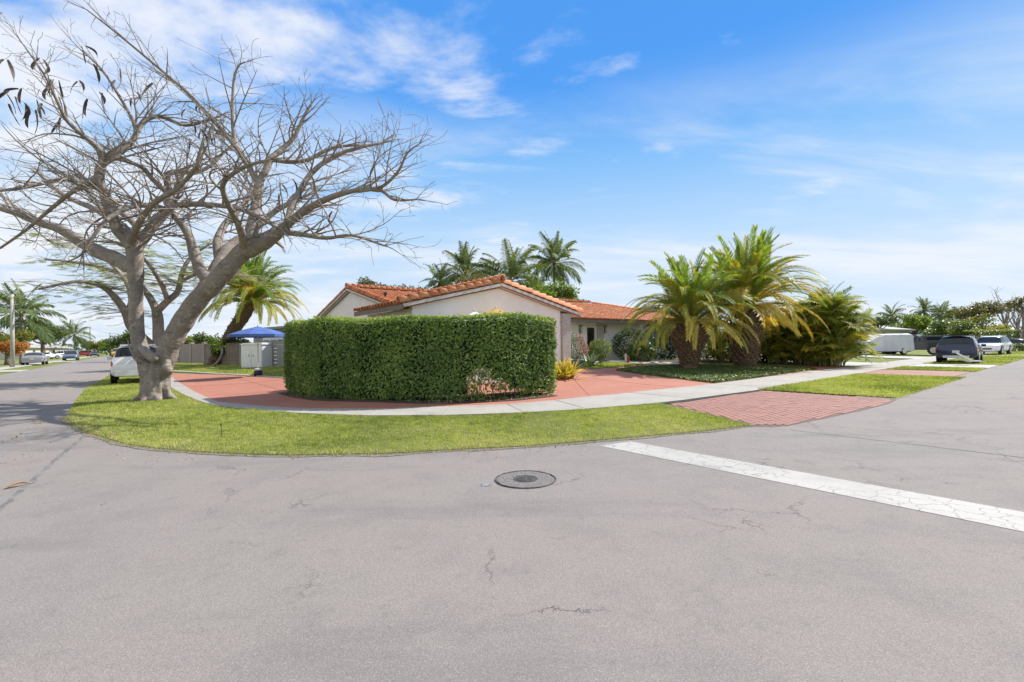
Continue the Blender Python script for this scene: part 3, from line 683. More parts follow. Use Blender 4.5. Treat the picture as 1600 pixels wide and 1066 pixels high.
# front wall with the entrance opening
d0 = .0
def vplane(px, py, v):
    d = ray(px, py); k = v/(D1[0]*d[0]+D1[1]*d[1]); p = np.array([d[0]*k, d[1]*k, CAMH+d[2]*k]); return p
dL = uvof(*vplane(914.5, 520, MV)[:2])[0]; dR = uvof(*vplane(931, 520, MV)[:2])[0]; dtop = vplane(920, 509.5, MV)[2]
wl = lambda a, b, z0, z1: wallbox('wall', [P3(a, MV, z0), P3(b, MV, z0), P3(b, MV, z1), P3(a, MV, z1)], .2)
wl(GA1+.1, dL, 0, 2.93); wl(dR, 27.2, 0, 2.93); wl(dL, dR, dtop, 2.93)
wallbox('wall', [P3(29.4, MV, 0), P3(UR, MV, 0), P3(UR, MV, 2.93), P3(29.4, MV, 2.93)], .2)
wallbox('wall', [P3(27.2, MV, 0), P3(29.4, MV, 0), P3(29.4, MV, 1.2), P3(27.2, MV, 1.2)], .2)
wallbox('wall', [P3(UL, 33.6, 0), P3(UL, MV+.2, 0), P3(UL, MV+.2, mz(MV)-.12), P3(UL, MR, mz(MR)-.14), P3(UL, 33.6, mz(33.6)-.12)], .2)
wallbox('wall', [P3(UR, 33.6, 0), P3(UL+.2, 33.6, 0), P3(UL+.2, 33.6, 2.8), P3(UR, 33.6, 2.8)], .2)
wallbox('wall', [P3(UR, MV+.2, 0), P3(UR, 33.4, 0), P3(UR, 33.4, 2.8), P3(UR, MV+.2, 2.8)], .2)
wn = MB(); box(wn, P3(28.3, MV+.1, 2.06), (2.2, .06, 1.72), ax); wn = wn.build('window', MT['glass'], house)
f_ = MB(); box(f_, P3(28.3, MV+.06, 2.06), (.06, .06, 1.7), ax); box(f_, P3(28.3, MV+.04, 1.24), (2.3, .12, .07), ax); f_.build('frame', MT['white'], wn)
# door: dark leaf with a pale wreath, white frame
dm = (dL+dR)/2; dw = dR-dL
door = MB(); box(door, P3(dm, MV+.08, (Z0+dtop)/2), (dw-.16, .05, dtop-Z0-.04), ax); door = door.build('door', MT['glass'], house)
fr = MB()
for s in (-1, 1): box(fr, P3(dm+s*(dw/2-.045), MV+.02, (Z0+dtop)/2), (.10, .16, dtop-Z0), ax)
box(fr, P3(dm, MV+.018, dtop-.045), (dw, .15, .10), ax); fr.build('frame', MT['white'], door)
wr = MB()
for k in range(90):
    a = rng.random()*6.283; r = .17+rng.normal(0, .035); p = P3(dm+.1+r*math.cos(a), MV+.02+rng.normal(0, .015), Z0+.95+1.25*r*math.sin(a))
    leaves(wr, p[None], .11, .5, 0)
wr.build('wreath', leafmat('wreath_leaf', [(.42, .38, .34), (.55, .5, .46), (.3, .28, .24)], .1), door)
hd = MB(); lathe(hd, [(.0, 0), (.03, .01), (.03, .05), (0, .06)], 10, 'z', P3(dm-.3, MV+.0, Z0+1.0)); hd.build('handle', MT['chrome'], door)
po = MB(); box(po, P3(dR+.36, MV-.04, 1.66), (.62, .10, 2.54), ax); po.build('pier', MT['stone'], house)
for px in (907.5, 946):
    p = vplane(px, 515, MV-.1); lm = MB(); box(lm, p, (.17, .10, .44), ax); lm = lm.build('wall_lamp', MT['fascia'], house)
    g = MB(); box(g, p+np.array([*(-D1*.052), 0]), (.10, .02, .30), ax); g.build('pane', MT['soffit'], lm)
    h_ = MB(); box(h_, p+np.array([*(-D1*.02), .245]), (.22, .16, .04), ax); h_.build('cap', MT['fascia'], lm)
# roofs: sloping decks carrying barrel tiles
def slope(name, corners, th=.14, mt=None):
    P = np.array(corners, float); n = np.cross(P[1]-P[0], P[2]-P[0]); n /= np.linalg.norm(n); n = n if n[2] > 0 else -n; k = len(P)
    up = np.array([0, 0, 1.]); c = np.cross(P[1]-P[0], P[2]-P[0]); P = P if c[2] > 0 else P[::-1]
    mb = MB(); V = np.concatenate([P, P-up*th]); mb.add(V, [tuple(range(k))]+[(i, k+i, k+(i+1) % k, (i+1) % k) for i in range(k)]); mb.f.append((np.array([list(range(2*k-1, k-1, -1))], np.int32), 1))
    return mb.build(name, [mt or MT['deck'], MT['soffit']], house), n
def tile_mesh(L_, r0, r1, seg=6, rise=1.):
    """tapered half-barrel with wall thickness, open underside, lying along +x (downhill)"""
    mb = MB(); a = np.linspace(0, math.pi, seg+1); vv = []
    for x, r in ((0, r1), (L_, r0)):
        for q in (1., .80): vv.append(np.stack([np.full(seg+1, x), np.cos(a)*r*q, np.sin(a)*r*q*rise], 1))
    v = np.concatenate(vv); s = seg+1; f = []
    for i in range(seg): f += [(i, s*2+i, s*2+i+1, i+1), (s+i, s+i+1, s*3+i+1, s*3+i), (s*2+i, s*3+i, s*3+i+1, s*2+i+1)]
    mb.add(v, f); return mb
tA = [tile_mesh(.40, .108, .085).mesh('tile', MT['tile'], True), tile_mesh(.40, .108, .085).mesh('tile', MT['tile2'], True)]
rA = [tile_mesh(.42, .155, .118, 8, 1.25).mesh('cap_tile', MT['tile2'], True), tile_mesh(.42, .155, .118, 8, 1.25).mesh('cap_tile', MT['tile'], True)]
def put_tile(me, name, p, xdir, ndir, parent):
    x = np.array(xdir)/np.linalg.norm(xdir); z = ndir-x*np.dot(ndir, x); z /= np.linalg.norm(z); y = np.cross(z, x)
    M = Matrix(((x[0], y[0], z[0], p[0]), (x[1], y[1], z[1], p[1]), (x[2], y[2], z[2], p[2]), (0, 0, 0, 1)))
    o = ob(name, me, parent); o.matrix_world = M; return o
def tiles_on(roof, n, org, along, down, la, ld, clip=None, quota=300, dx=.245, dy=.33):
    """rows of barrels; org = upper corner; along = unit along the ridge; down = unit downhill"""
    pos = []
    for i in range(int(la/dx)):
        for j in range(int(ld/dy)):
            if clip and not clip((i+.5)*dx, (j+.5)*dy): continue
            pos.append((org+along*((i+.5)*dx)+down*(ld-(j+1)*dy-.04+.03*0)+n*.012, j))
    pos.sort(key=lambda q: np.hypot(q[0][0], q[0][1])); rest = MB(); T = tile_mesh(.40, .108, .085); tv = T.v[0]; tf = T.f
    y = np.cross(n, down)
    for k, (p, j) in enumerate(pos):
        p = p+n*rng.normal(0, .004); dd = down+n*(.055+rng.normal(0, .006))+y*rng.normal(0, .010)
        mi = int(rng.random() < .32)
        if k < quota: put_tile(tA[mi], 'tile', p, dd, n, roof)
        else:
            dd = dd/np.linalg.norm(dd); zz = np.cross(dd, y)
            v = p+tv[:, :1]*dd+tv[:, 1:2]*y+tv[:, 2:]*n; b = rest.n; rest.v.append(v); rest.r.append(np.full(len(v), .5)); rest.n += len(v)
            for g, _ in tf: rest.f.append((g+b, mi))
    if rest.n: rest.build('tile_field', [MT['tile'], MT['tile2']], roof, True, 'stuff')
def caps(a, b, parent, n=np.array([0, 0, 1.]), lift=.03):
    """overlapping cap tiles from the low end a to the high end b"""
    a = np.array(a); b = np.array(b); d = a-b; Ln = np.linalg.norm(d); d /= Ln; k = int(Ln/.34)
    for i in range(k):
        p = b+d*(i*Ln/k)+n*(lift+rng.normal(0, .004))
        put_tile(rA[int(rng.random() < .35)], 'cap_tile', p, d+n*.075+np.array([*(rng.normal(0, .012, 2)), 0]), n, parent)
RZ = .06
GE0, GE1, GF = 6.35, 14.15, 13.2
gz = lambda u: 3.70-SL*abs(u-PK)
rL, nL = slope('roof', [P3(GE0, GF, gz(GE0)), P3(PK, GF, gz(PK)), P3(PK, 17.2, gz(PK)), P3(GE0, 17.2, gz(GE0))])
rR, nR = slope('roof', [P3(PK, GF, gz(PK)), P3(GE1, GF, gz(GE1)), P3(GE1, 21.2, gz(GE1)), P3(PK, 21.2, gz(PK))])
slope('roof', [P3(GE0+1.6, 17.2, gz(GE0+1.6)), P3(PK, 17.2, gz(PK)), P3(PK, 21.2, gz(PK)), P3(GE0+1.6, 21.2, gz(GE0+1.6))])
dnL = P3(-1, 0, -SL); dnL /= np.linalg.norm(dnL); dnR = P3(1, 0, -SL); dnR /= np.linalg.norm(dnR); al = np.array([*D1, 0])
wL = math.hypot(PK-GE0, SL*(PK-GE0)); wR = math.hypot(GE1-PK, SL*(GE1-PK))
tiles_on(rL, nL, P3(PK, GF+.22, gz(PK)), al, dnL, 3.7, wL+.06, None, 130)
tiles_on(rR, nR, P3(PK, GF+.22, gz(PK)), al, dnR, 7.4, wR+.06, None, 60)
caps(P3(GE0-.03, GF+.09, gz(GE0)), P3(PK, GF+.09, gz(PK)), rL, nL); caps(P3(GE1+.03, GF+.09, gz(GE1)), P3(PK, GF+.09, gz(PK)), rR, nR)
caps(P3(PK, GF+.0, gz(PK)+.07), P3(PK, 21, gz(PK)+.07), rR)
# main roof: front slope with a hip at the far right, left gable
mzr = lambda v: 4.83-SL*1.04*abs(v-MR)
ME, ML, MX, MH = 18.9, 9.35, 37.4, 29.8
rM, nM = slope('roof', [P3(ML, ME, mzr(ME)), P3(MX, ME, mzr(ME)), P3(MH, MR, mzr(MR)), P3(ML, MR, mzr(MR))])
rB, nB = slope('roof', [P3(ML, MR, mzr(MR)), P3(MH, MR, mzr(MR)), P3(MX, 34.1, mzr(34.1)), P3(ML, 34.1, mzr(34.1))])
rH, nH = slope('roof', [P3(MX, ME, mzr(ME)), P3(MX, 34.1, mzr(34.1)), P3(MH, MR, mzr(MR))])
dnM = P3(0, -1, -SL*1.04); dnM /= np.linalg.norm(dnM); wM = math.hypot(MR-ME, SL*1.04*(MR-ME)); al2 = np.array([*D2, 0])
tiles_on(rM, nM, P3(ML+.22, MR, mzr(MR)), al2, dnM, MX-ML-.3, wM+.06, lambda i, j: i < (MH-ML)+(MX-MH)*min(1, (wM-j)/wM)+.1 and not (ML+i > GE0+1 and ML+i < 13.6 and j < 2.2 and False), 300)
caps(P3(ML+.09, ME, mzr(ME)), P3(ML+.09, MR, mzr(MR)), rM, nM); caps(P3(ML+.09, 34.1, mzr(34.1)), P3(ML+.09, MR, mzr(MR)), rB, nB)
caps(P3(ML, MR, mzr(MR)+.07), P3(MH, MR, mzr(MR)+.07), rM); caps(P3(MX, ME, mzr(ME)), P3(MH, MR, mzr(MR)), rM, (nM+nH)/2, .05)
# fascias and soffits
def fascia(a, b, h=.15, t=.03, mt='fascia', lower=.02):
    a = np.array(a); b = np.array(b); x = (b-a)/np.linalg.norm(b-a); y = np.cross([0, 0, 1.], x); y /= np.linalg.norm(y); z = np.cross(x, y)
    mb = MB(); box(mb, (a+b)/2-z*(h/2+lower), (np.linalg.norm(b-a), t, h), [x, y, z]); mb.build('fascia', MT[mt], house)
fascia(P3(GE0, GF-.02, gz(GE0)), P3(PK, GF-.02, gz(PK)), .10, .03, 'soffit', .0); fascia(P3(PK, GF-.02, gz(PK)), P3(GE1, GF-.02, gz(GE1)), .10, .03, 'soffit', .0)
fascia(P3(GE0-.02, 17.2, gz(GE0)), P3(GE0-.02, GF, gz(GE0))); fascia(P3(GE1+.02, ME-.1, gz(GE1)), P3(GE1+.02, GF, gz(GE1)))
fascia(P3(GE1-1, ME-.02, mzr(ME)), P3(MX, ME-.02, mzr(ME)))
fascia(P3(ML-.02, ME, mzr(ME)), P3(ML-.02, MR, mzr(MR)), .10, .03, 'soffit', .0); fascia(P3(ML-.02, MR, mzr(MR)), P3(ML-.02, 34.1, mzr(34.1)), .10, .03, 'soffit', .0)
sf = MB(); box(sf, P3((GE1+MX)/2, (ME+MV)/2+.02, mzr(ME)-.19), (MX-GE1, MV-ME-.02, .03), ax); sf.build('soffit', MT['soffit'], house)
cn = MB(); box(cn, P3(26.2, ME+.1, 1.6), (.10, .10, 2.5), ax); cn.build('post', MT['white'], house)
st = MB(); box(st, P3((dL+dR)/2, MV-.7, Z0-.06), (3.2, 1.4, .24), ax); st.build('step', MT['walk'], house)
vt = MB(); lathe(vt, [(.06, 0), (.06, .35), (.11, .36), (.11, .45), (.0, .50)], 10, 'z', at(602, 462, 24.5)-np.array([0, 0, .30])); vt.build('vent_pipe', MT['darkplastic'], house)
vt = MB(); lathe(vt, [(.18, 0), (.18, .3), (.28, .32), (.22, .5), (.0, .55)], 12, 'z', at(978, 484, 42)-np.array([0, 0, .35])); vt.build('vent_pipe', MT['fascia'], house)

# ------------------------------------------------------------------ the big bare tree
bare = thing('poinciana_tree', 'big leafless grey tree with dark hanging seed pods on the corner grass', 'tree', (0, 0, 0))
TY = 14.24; PPM = F/TY
def limb(*pts):
    """(px, py, radius px, depth offset m) -> points, radii"""
    P = np.array([at(p[0], p[1], TY+p[3]) for p in pts]); r = np.array([p[2]/PPM*(1+p[3]/TY)*(.86 if p[1] < 380 else 1) for p in pts]); return P, r
def smooth_pl(P, r, n=4):
    """Catmull-Rom through the joints"""
    out = []; ro = []; k = len(P)
    for i in range(k-1):
        a, b, c, d = P[max(i-1, 0)], P[i], P[i+1], P[min(i+2, k-1)]
        for t in np.linspace(0, 1, n, endpoint=False):
            out.append(.5*((2*b)+(-a+c)*t+(2*a-5*b+4*c-d)*t*t+(-a+3*b-3*c+d)*t**3)); ro.append(r[i]*(1-t)+r[i+1]*t)
    out.append(P[-1]); ro.append(r[-1]); return np.array(out), np.array(ro)
LIMBS = [
 limb((236, 626, 13, 0), (235, 602, 12.5, 0), (232, 580, 12.5, 0), (224, 556, 11, 0), (216, 530, 10, 0), (213, 490, 9.6, 0), (212, 450, 10.2, 0), (212, 420, 11, 0), (210, 394, 11.5, 0), (206, 379, 12, -.05)),
 limb((208, 386, 11, 0), (196, 373, 10, -.1), (184, 360, 9.5, -.2), (174, 335, 9, -.35), (163, 302, 8.5, -.5), (155, 282, 8, -.6), (157, 262, 7.5, -.7), (162, 254, 6.5, -.7)),
 limb((160, 257, 5.5, -.7), (157, 240, 5, -.8), (147, 226, 4.2, -1.0), (125, 208, 3.6, -1.3), (104, 188, 3, -1.6), (90, 160, 2.4, -1.9), (70, 118, 1.8, -2.1), (40, 75, 1.2, -2.3)),
 limb((163, 254, 6, -.7), (178, 245, 5.5, -.5), (203, 225, 4.8, -.2), (214, 207, 4.4, 0), (225, 190, 4, .2), (250, 182, 3.4, .5), (290, 196, 2.8, 1.0), (330, 186, 2., 1.5)),
 limb((213, 208, 3.6, 0), (206, 185, 3, 0), (180, 140, 2.4, -.1), (160, 110, 2, -.2), (138, 88, 1.3, -.3)),
 limb((150, 279, 6, -.6), (128, 289, 4.6, -.9), (100, 280, 4., -1.3), (60, 288, 3.4, -1.8), (20, 296, 2.8, -2.3), (-40, 300, 2, -3)),
 limb((152, 292, 5, -.55), (120, 296, 4, -.2), (85, 322, 3.2, .3), (40, 360, 2.4, .7), (0, 388, 1.6, 1.)),
 limb((212, 418, 13, .05), (200, 415, 11.5, .2), (180, 404, 11, .5), (150, 392, 10.5, .9), (120, 374, 9.5, 1.3), (92, 357, 8.5, 1.6), (60, 347, 7.5, 2.), (28, 334, 6, 2.4), (-20, 318, 4.5, 3), (-70, 290, 3, 3.5)),
 limb((210, 388, 11, .1), (224, 373, 9.5, .2), (245, 345, 8.6, .4), (262, 328, 8, .6), (268, 322, 7, .6)),
 limb((266, 324, 6.5, .6), (266, 306, 6.2, .7), (262, 288, 6, .8), (263, 272, 5, .8), (285, 268, 4.2, 1.1), (305, 270, 3.8, 1.3), (330, 258, 3, 1.6), (352, 236, 2.2, 1.9)),
 limb((262, 302, 4.8, .7), (240, 282, 4.2, .5), (222, 262, 3.8, .3), (196, 252, 3, .1), (170, 246, 2, 0)),
 limb((268, 323, 6.5, .6), (285, 320, 5.6, .4), (300, 319, 5.2, .2), (340, 321, 4.4, -.2), (380, 328, 3.8, -.7), (415, 345, 3.2, -1.1), (440, 362, 2.4, -1.3)),
 limb((262, 330, 6.5, .6), (240, 322, 4.8, .1), (212, 322, 4.4, -.3), (185, 332, 4, -.8), (160, 350, 3.4, -1.2), (130, 395, 2.4, -1.5)),
 limb((212, 395, 8, .3), (222, 372, 6, .9), (210, 350, 5.5, 1.4), (190, 332, 5, 2.), (175, 312, 4, 2.6), (150, 290, 3, 3.2)),
 # right-hand stem
 limb((250, 626, 12.5, .1), (251, 604, 12.5, .1), (253, 582, 13.5, .1), (260, 556, 14.5, .1), (271, 528, 15, .1), (288, 499, 14.8, .1), (311, 467, 14.6, .1), (338, 439, 14.2, 0), (364, 410, 13.6, 0), (384, 389, 13, 0), (398, 376, 11, 0)),
 limb((386, 392, 13, 0), (412, 380, 11.5, -.1), (432, 367, 10, -.2), (452, 348, 8, -.4), (490, 321, 6.2, -.8), (540, 301, 4.8, -1.4), (590, 296, 3.6, -1.9), (616, 312, 2.6, -2.2), (650, 312, 1.4, -2.5)),
 limb((560, 299, 3.4, -1.6), (596, 292, 3, -2), (622, 268, 2.4, -2.3), (636, 240, 1.8, -2.5), (655, 225, 1, -2.6)),
 limb((388, 378, 12.5, .1), (393, 358, 10.5, .3), (397, 338, 9, .6), (401, 310, 8.5, .9), (405, 284, 7.5, 1.1)),
 limb((404, 288, 6.5, 1.1), (386, 256, 5.4, 1.3), (366, 226, 4.8, 1.4), (340, 196, 4, 1.4), (300, 152, 3.2, 1.3), (250, 108, 2.5, 1.1), (185, 54, 1.8, .8), (135, 15, 1., .6)),
 limb((406, 284, 6.5, 1.1), (416, 264, 6.2, 1.3), (424, 248, 6, 1.5), (442, 232, 4.6, 1.8), (460, 214, 3.8, 2.), (475, 182, 2.8, 2.2), (487, 162, 1.6, 2.3)),
 limb((426, 249, 4.6, 1.5), (450, 253, 4, 1.7), (480, 250, 3.6, 2), (520, 231, 3., 2.5), (562, 227, 1.8, 2.9)),
 limb((368, 228, 3.8, 1.4), (364, 200, 3.2, 1.5), (363, 170, 2.8, 1.5), (366, 120, 2, 1.6), (375, 100, 1.2, 1.6)),
 limb((448, 355, 7, -.3), (455, 325, 6, .1), (470, 296, 5.2, .4), (484, 274, 4.6, .6), (510, 251, 4, .9), (545, 235, 3.2, 1.2), (596, 224, 1.8, 1.5)),
 limb((440, 362, 6.5, -.3), (470, 366, 4.8, -.9), (510, 372, 3.6, -1.6), (550, 368, 2.6, -2.3), (600, 384, 1.4, -2.9)),
 limb((330, 446, 10, .2), (314, 424, 8.6, .4), (304, 396, 8.2, .6), (293, 364, 7, .8), (272, 336, 5.6, 1.), (258, 312, 4.4, 1.3), (262, 290, 3.2, 1.6)),
 limb((318, 456, 12, .4), (338, 424, 11.5, .9), (352, 396, 10, 1.4), (372, 376, 8.5, 1.9), (395, 362, 6.5, 2.4), (430, 330, 5, 3), (470, 310, 3.6, 3.5)),
 limb((345, 410, 8.5, 1.1), (340, 380, 7, 1.9), (352, 350, 5.6, 2.7), (380, 320, 4.4, 3.5), (395, 290, 3.2, 4.2)),
 limb((384, 384, 8, -.2), (372, 350, 6, -1.), (352, 310, 5, -1.8), (350, 285, 4.4, -2.3), (380, 262, 3.4, -2.9), (420, 250, 2.4, -3.4)),
 limb((205, 376, 8, -.2), (215, 352, 5.6, -1.1), (240, 318, 4.6, -2), (280, 292, 3.8, -2.8), (310, 255, 2.8, -3.5)),
 limb((208, 384, 8, .3), (190, 352, 6, 1.4), (150, 328, 5, 2.4), (100, 305, 4, 3.3), (60, 270, 3, 4)),
]
trk = MB()
for P, r in LIMBS:
    p, q = smooth_pl(P, r, 4); tube(trk, p, q*(1+.04*np.sin(np.arange(len(q))*1.7)), 12)
def lobe(px, py, dy, r, sc=(1, 1, 1)):
    c = at(px, py, TY+dy); v = []; f = []; n1_, n2_ = 8, 12
    prof = [(math.sin(math.pi*i/n1_)*r, -math.cos(math.pi*i/n1_)*r) for i in range(n1_+1)]
    b = MB(); lathe(b, prof, n2_); vv = b.v[0]*np.array(sc)+c; trk.v.append(vv); trk.r.append(np.full(len(vv), .5))
    for g, mi in b.f: trk.f.append((g+trk.n, mi))
    trk.n += len(vv)
lobe(260, 575, -.12, .14, (1.0, .9, 1.2)); lobe(264, 579, -.06, .12, (1, .9, .8)); lobe(262, 569, -.10, .10, (.8, .9, 1.3)); lobe(231, 577, -.12, .16, (1, 1, 1.7)); lobe(264, 580, .05, .12)
base = at(243, 622, TY); base[2] = 0
for k in range(13):          # fluted buttresses around the foot
    a = k/13*6.283+rng.normal(0, .1); rx, ry = .35, .30; g = rng.uniform(.065, .11); o1 = np.array([math.cos(a)*rx, math.sin(a)*ry, 0])
    hgt = rng.uniform(.7, 1.3)
    tube(trk, [base+o1*1.16+[0, 0, -.25], base+o1*1.03+[0, 0, .06], base+o1*.90+[0, 0, .3], base+o1*.78+[0, 0, hgt*.7], base+o1*.55+[0, 0, hgt*1.25]], [g*1.1, g, g*.9, g*.8, g*.4], 8)
    a2 = a+rng.normal(0, .2); o2 = np.array([math.cos(a2), math.sin(a2)*.9, 0])
    if k % 2 == 0: tube(trk, [base+o2*.35+[0, 0, .12], base+o2*.50+[0, 0, .03], base+o2*.64+[0, 0, -.06]], [.11, .08, .05], 7)
P, r = limb((219, 543, 6, -.12), (231, 553, 7.5, -.26), (243, 562, 7, -.28), (245, 564, 4, -.28)); tube(trk, P, r, 10)   # crossing stub
P, r = limb((224, 566, 4, -.2), (212, 560, 3.2, -.3), (205, 548, 2.4, -.35), (199, 530, 1.6, -.4)); tube(trk, *smooth_pl(P, r), 7)
tmp = trk.build('trunk_raw', MT['bark'])
md = tmp.modifiers.new('r', 'REMESH'); md.mode = 'VOXEL'; md.voxel_size = .03
sm = tmp.modifiers.new('s', 'SMOOTH'); sm.factor = .5; sm.iterations = 2
dg = bpy.context.evaluated_depsgraph_get(); dg.update()
tm = bpy.data.meshes.new_from_object(tmp.evaluated_get(dg)); bpy.data.objects.remove(tmp)
nv = len(tm.vertices); co = np.empty(nv*3, np.float32); tm.vertices.foreach_get('co', co); co = co.reshape(-1, 3)
no = np.empty(nv*3, np.float32); tm.vertices.foreach_get('normal', no); no = no.reshape(-1, 3)
ds = np.array([mnoise.noise(Vector((c[0]*4.5, c[1]*4.5, c[2]*3))) * .018 + mnoise.noise(Vector((c[0]*11, c[1]*11, c[2]*16)))*.009 for c in co]); wz = np.clip(1.7-co[:, 2]/3.2, .35, 1.3)
co += no*(ds*wz)[:, None]; tm.vertices.foreach_set('co', co.ravel()); tm.polygons.foreach_set('use_smooth', np.ones(len(tm.polygons), bool)); tm.materials.clear(); tm.materials.append(MT['bark']); tm.update()
ob('trunk', tm, bare)
# fine limbs kept as true tubes (the voxel grid would eat them), then secondary branches with twigs
fine = MB()
for P, r in LIMBS:
    p, q = smooth_pl(P, r, 5); k = q < .105
    if k.sum() > 2: tube(fine, p[k], q[k], 8)
fine.build('limb_tips', MT['bark'], bare, True)
def rot_about(v, ax, a): return np.array(Matrix.Rotation(a, 3, Vector(ax)) @ Vector(v))
def perp(v):
    r = rng.normal(0, 1, 3); r -= v*np.dot(r, v); return r/np.linalg.norm(r)
tips = []
def grow(mb, p, d, Ln, r, lev, flat=.35):
    n = max(4, int(Ln/.16)); pts = [p]; d = d/np.linalg.norm(d); rr = [r]; ax = perp(d); bend = rng.normal(0, .10)
    for i in range(n):
        d = rot_about(d, ax, bend+rng.normal(0, .10)); d = d+np.array([0, 0, .035 if d[2] < .5 else -.03]); d /= np.linalg.norm(d)
        p = p+d*Ln/n; pts.append(p); rr.append(r*(1-.80*(i+1)/n))
        if lev < 3 and i > 0 and rng.random() < (.54, .42, .16)[lev]:
            ang = rng.uniform(.55, 1.15); a = perp(d); a[2] *= .4; q = rot_about(d, np.cross(d, a)/(np.linalg.norm(np.cross(d, a))+1e-6), ang)
            grow(mb, p, q, Ln*rng.uniform(.32, .62)*(1-.3*i/n), max(r*(1-.75*i/n)*.66, .0060), lev+1)
    tube(mb, pts, np.maximum(rr, .0048), 5 if lev == 0 else 4 if lev == 1 else 3, False)
    if lev <= 1: tips.append((np.array(pts[len(pts)//2]), lev))
nb = 0
for li, (P, r) in enumerate(LIMBS):
    p, q = smooth_pl(P, r, 5); T = np.gradient(p, axis=0); step = np.linalg.norm(np.diff(p, axis=0), axis=1)
    acc = rng.uniform(0, .3)
    for i in range(len(p)-1):
        if q[i] > .155 or p[i][2] < 3.2: continue
        acc += step[i]
        if acc > (.20 if q[i] < .09 else .32):
            acc = rng.uniform(-.1, .1); t = T[i]/np.linalg.norm(T[i]); a = perp(t); a[2] = abs(a[2])*.6-.1
            d = t*rng.uniform(.25, .95)+a*rng.uniform(.6, 1.); mb = MB()
            grow(mb, p[i], d, rng.uniform(.9, 2.6)*(1. if q[i] > .05 else .85)*(1-.36*(i/len(p))**1.5)*(1 if p[i][2] < 7 else .92), min(q[i]*.5, .036), 0)
            mb.build('branch', MT['twig'] if rng.random() < .6 else MT['bark'], bare); nb += 1
    mb = MB(); t = T[-1]/np.linalg.norm(T[-1])
    for k in range(3): grow(mb, p[-1], t+perp(t)*.35*k, rng.uniform(.45, 1.0), max(q[-1]*.7, .012), 1)
    mb.build('branch', MT['twig'], bare); nb += 1
# seed pods: flat curved blades hanging from the outer twigs
def pod_mesh(Ln, bend, tw):
    mb = MB(); n = 9; s = np.linspace(0, 1, n); x = bend*np.sin(s*math.pi*.8)*Ln*.5; z = -s*Ln; wd = .034*np.sin(np.clip(s*1.1+.08, 0, 1)*math.pi)**.4
    for i in range(n): pass
    th = .007; v = []
    for i in range(n):
        c, sn = math.cos(tw*s[i]), math.sin(tw*s[i]); a = np.array([c, sn, 0])*wd[i]; b = np.array([-sn, c, 0])*th; o = np.array([x[i], 0, z[i]])
        v += [o-a-b, o+a-b, o+a+b, o-a+b]
    f = [(i*4+j, i*4+(j+1) % 4, i*4+4+(j+1) % 4, i*4+4+j) for i in range(n-1) for j in range(4)]+[(3, 2, 1, 0), tuple(range(4*n-4, 4*n))]
    mb.add(np.array(v), f); return mb.mesh('seed_pod', MT['pod'])
pods = [pod_mesh(L_, b, t) for L_, b, t in ((.46, .5, .5), (.52, -.35, .9), (.40, .7, -.6), (.55, .15, 1.2), (.34, -.6, .3))]
for (px, py, n_, dy) in ((12, 105, 2, -2), (48, 98, 1, -2), (68, 108, 1, -1.9), (82, 140, 4, -1.7), (8, 160, 2, -2.4), (20, 168, 2, -2.2), (36, 172, 2, -2), (60, 178, 3, -1.8), (75, 150, 2, -1.5), (130, 80, 2, -.4), (152, 115, 2, -.5), (160, 160, 3, -.6), (142, 172, 2, -.4), (196, 118, 1, .0), (186, 250, 1, -.5), (245, 145, 1, 1), (292, 190, 2, 1), (305, 178, 2, 1.2), (315, 215, 3, .6), (328, 212, 4, .8), (338, 218, 2, 1.), (455, 292, 1, .3), (470, 295, 1, .3), (430, 310, 2, .8), (354, 318, 1, -1), (515, 340, 1, -.8), (100, 170, 2, -1.2), (28, 150, 2, -2.1), (48, 190, 2, -1.9), (92, 195, 2, -1.2), (118, 140, 2, -1.), (175, 140, 2, -.3), (210, 165, 2, .2), (300, 230, 2, .8), (322, 240, 3, .7), (335, 228, 2, .9), (440, 250, 2, 1.2)):
    for k in range(n_):
        o = ob('seed_pod', pods[rng.integers(0, 5)], bare); o.location = at(px+rng.normal(0, 5), py-13+rng.normal(0, 4), TY+dy); o.rotation_euler = (rng.normal(0, .22), rng.normal(0, .22), rng.random()*6.28); z_ = rng.uniform(.85, 1.25); o.scale = (z_, z_, z_)

# ------------------------------------------------------------------ palms
MT['frond'] = leafmat('palm_leaflet', [(.085, .165, .030), (.14, .24, .04), (.21, .31, .05), (.32, .39, .08)], .42, .5, .3)
MT['frond_y'] = leafmat('palm_leaflet_yellowing', [(.19, .26, .045), (.30, .34, .05), (.44, .42, .055), (.54, .47, .09)], .42, .5, .35, (1.3, 1.15, .6))
MT['frond_o'] = leafmat('palm_leaflet_golden', [(.50, .42, .045), (.60, .48, .06), (.64, .53, .11), (.50, .40, .06)], .42, .5, .3, (1.25, 1.1, .7))
MT['frond_dry'] = leafmat('palm_leaflet_dry', [(.28, .19, .09), (.38, .28, .14), (.20, .14, .07)], .3, .6, .2)
MT['coco'] = leafmat('coconut_leaflet', [(.055, .095, .032), (.09, .14, .045), (.14, .185, .065), (.21, .25, .10)], .30, .6, .2)
MT['rachis'] = mat('frond_midrib', (.24, .26, .08), (.30, .30, .11), 4, .5)
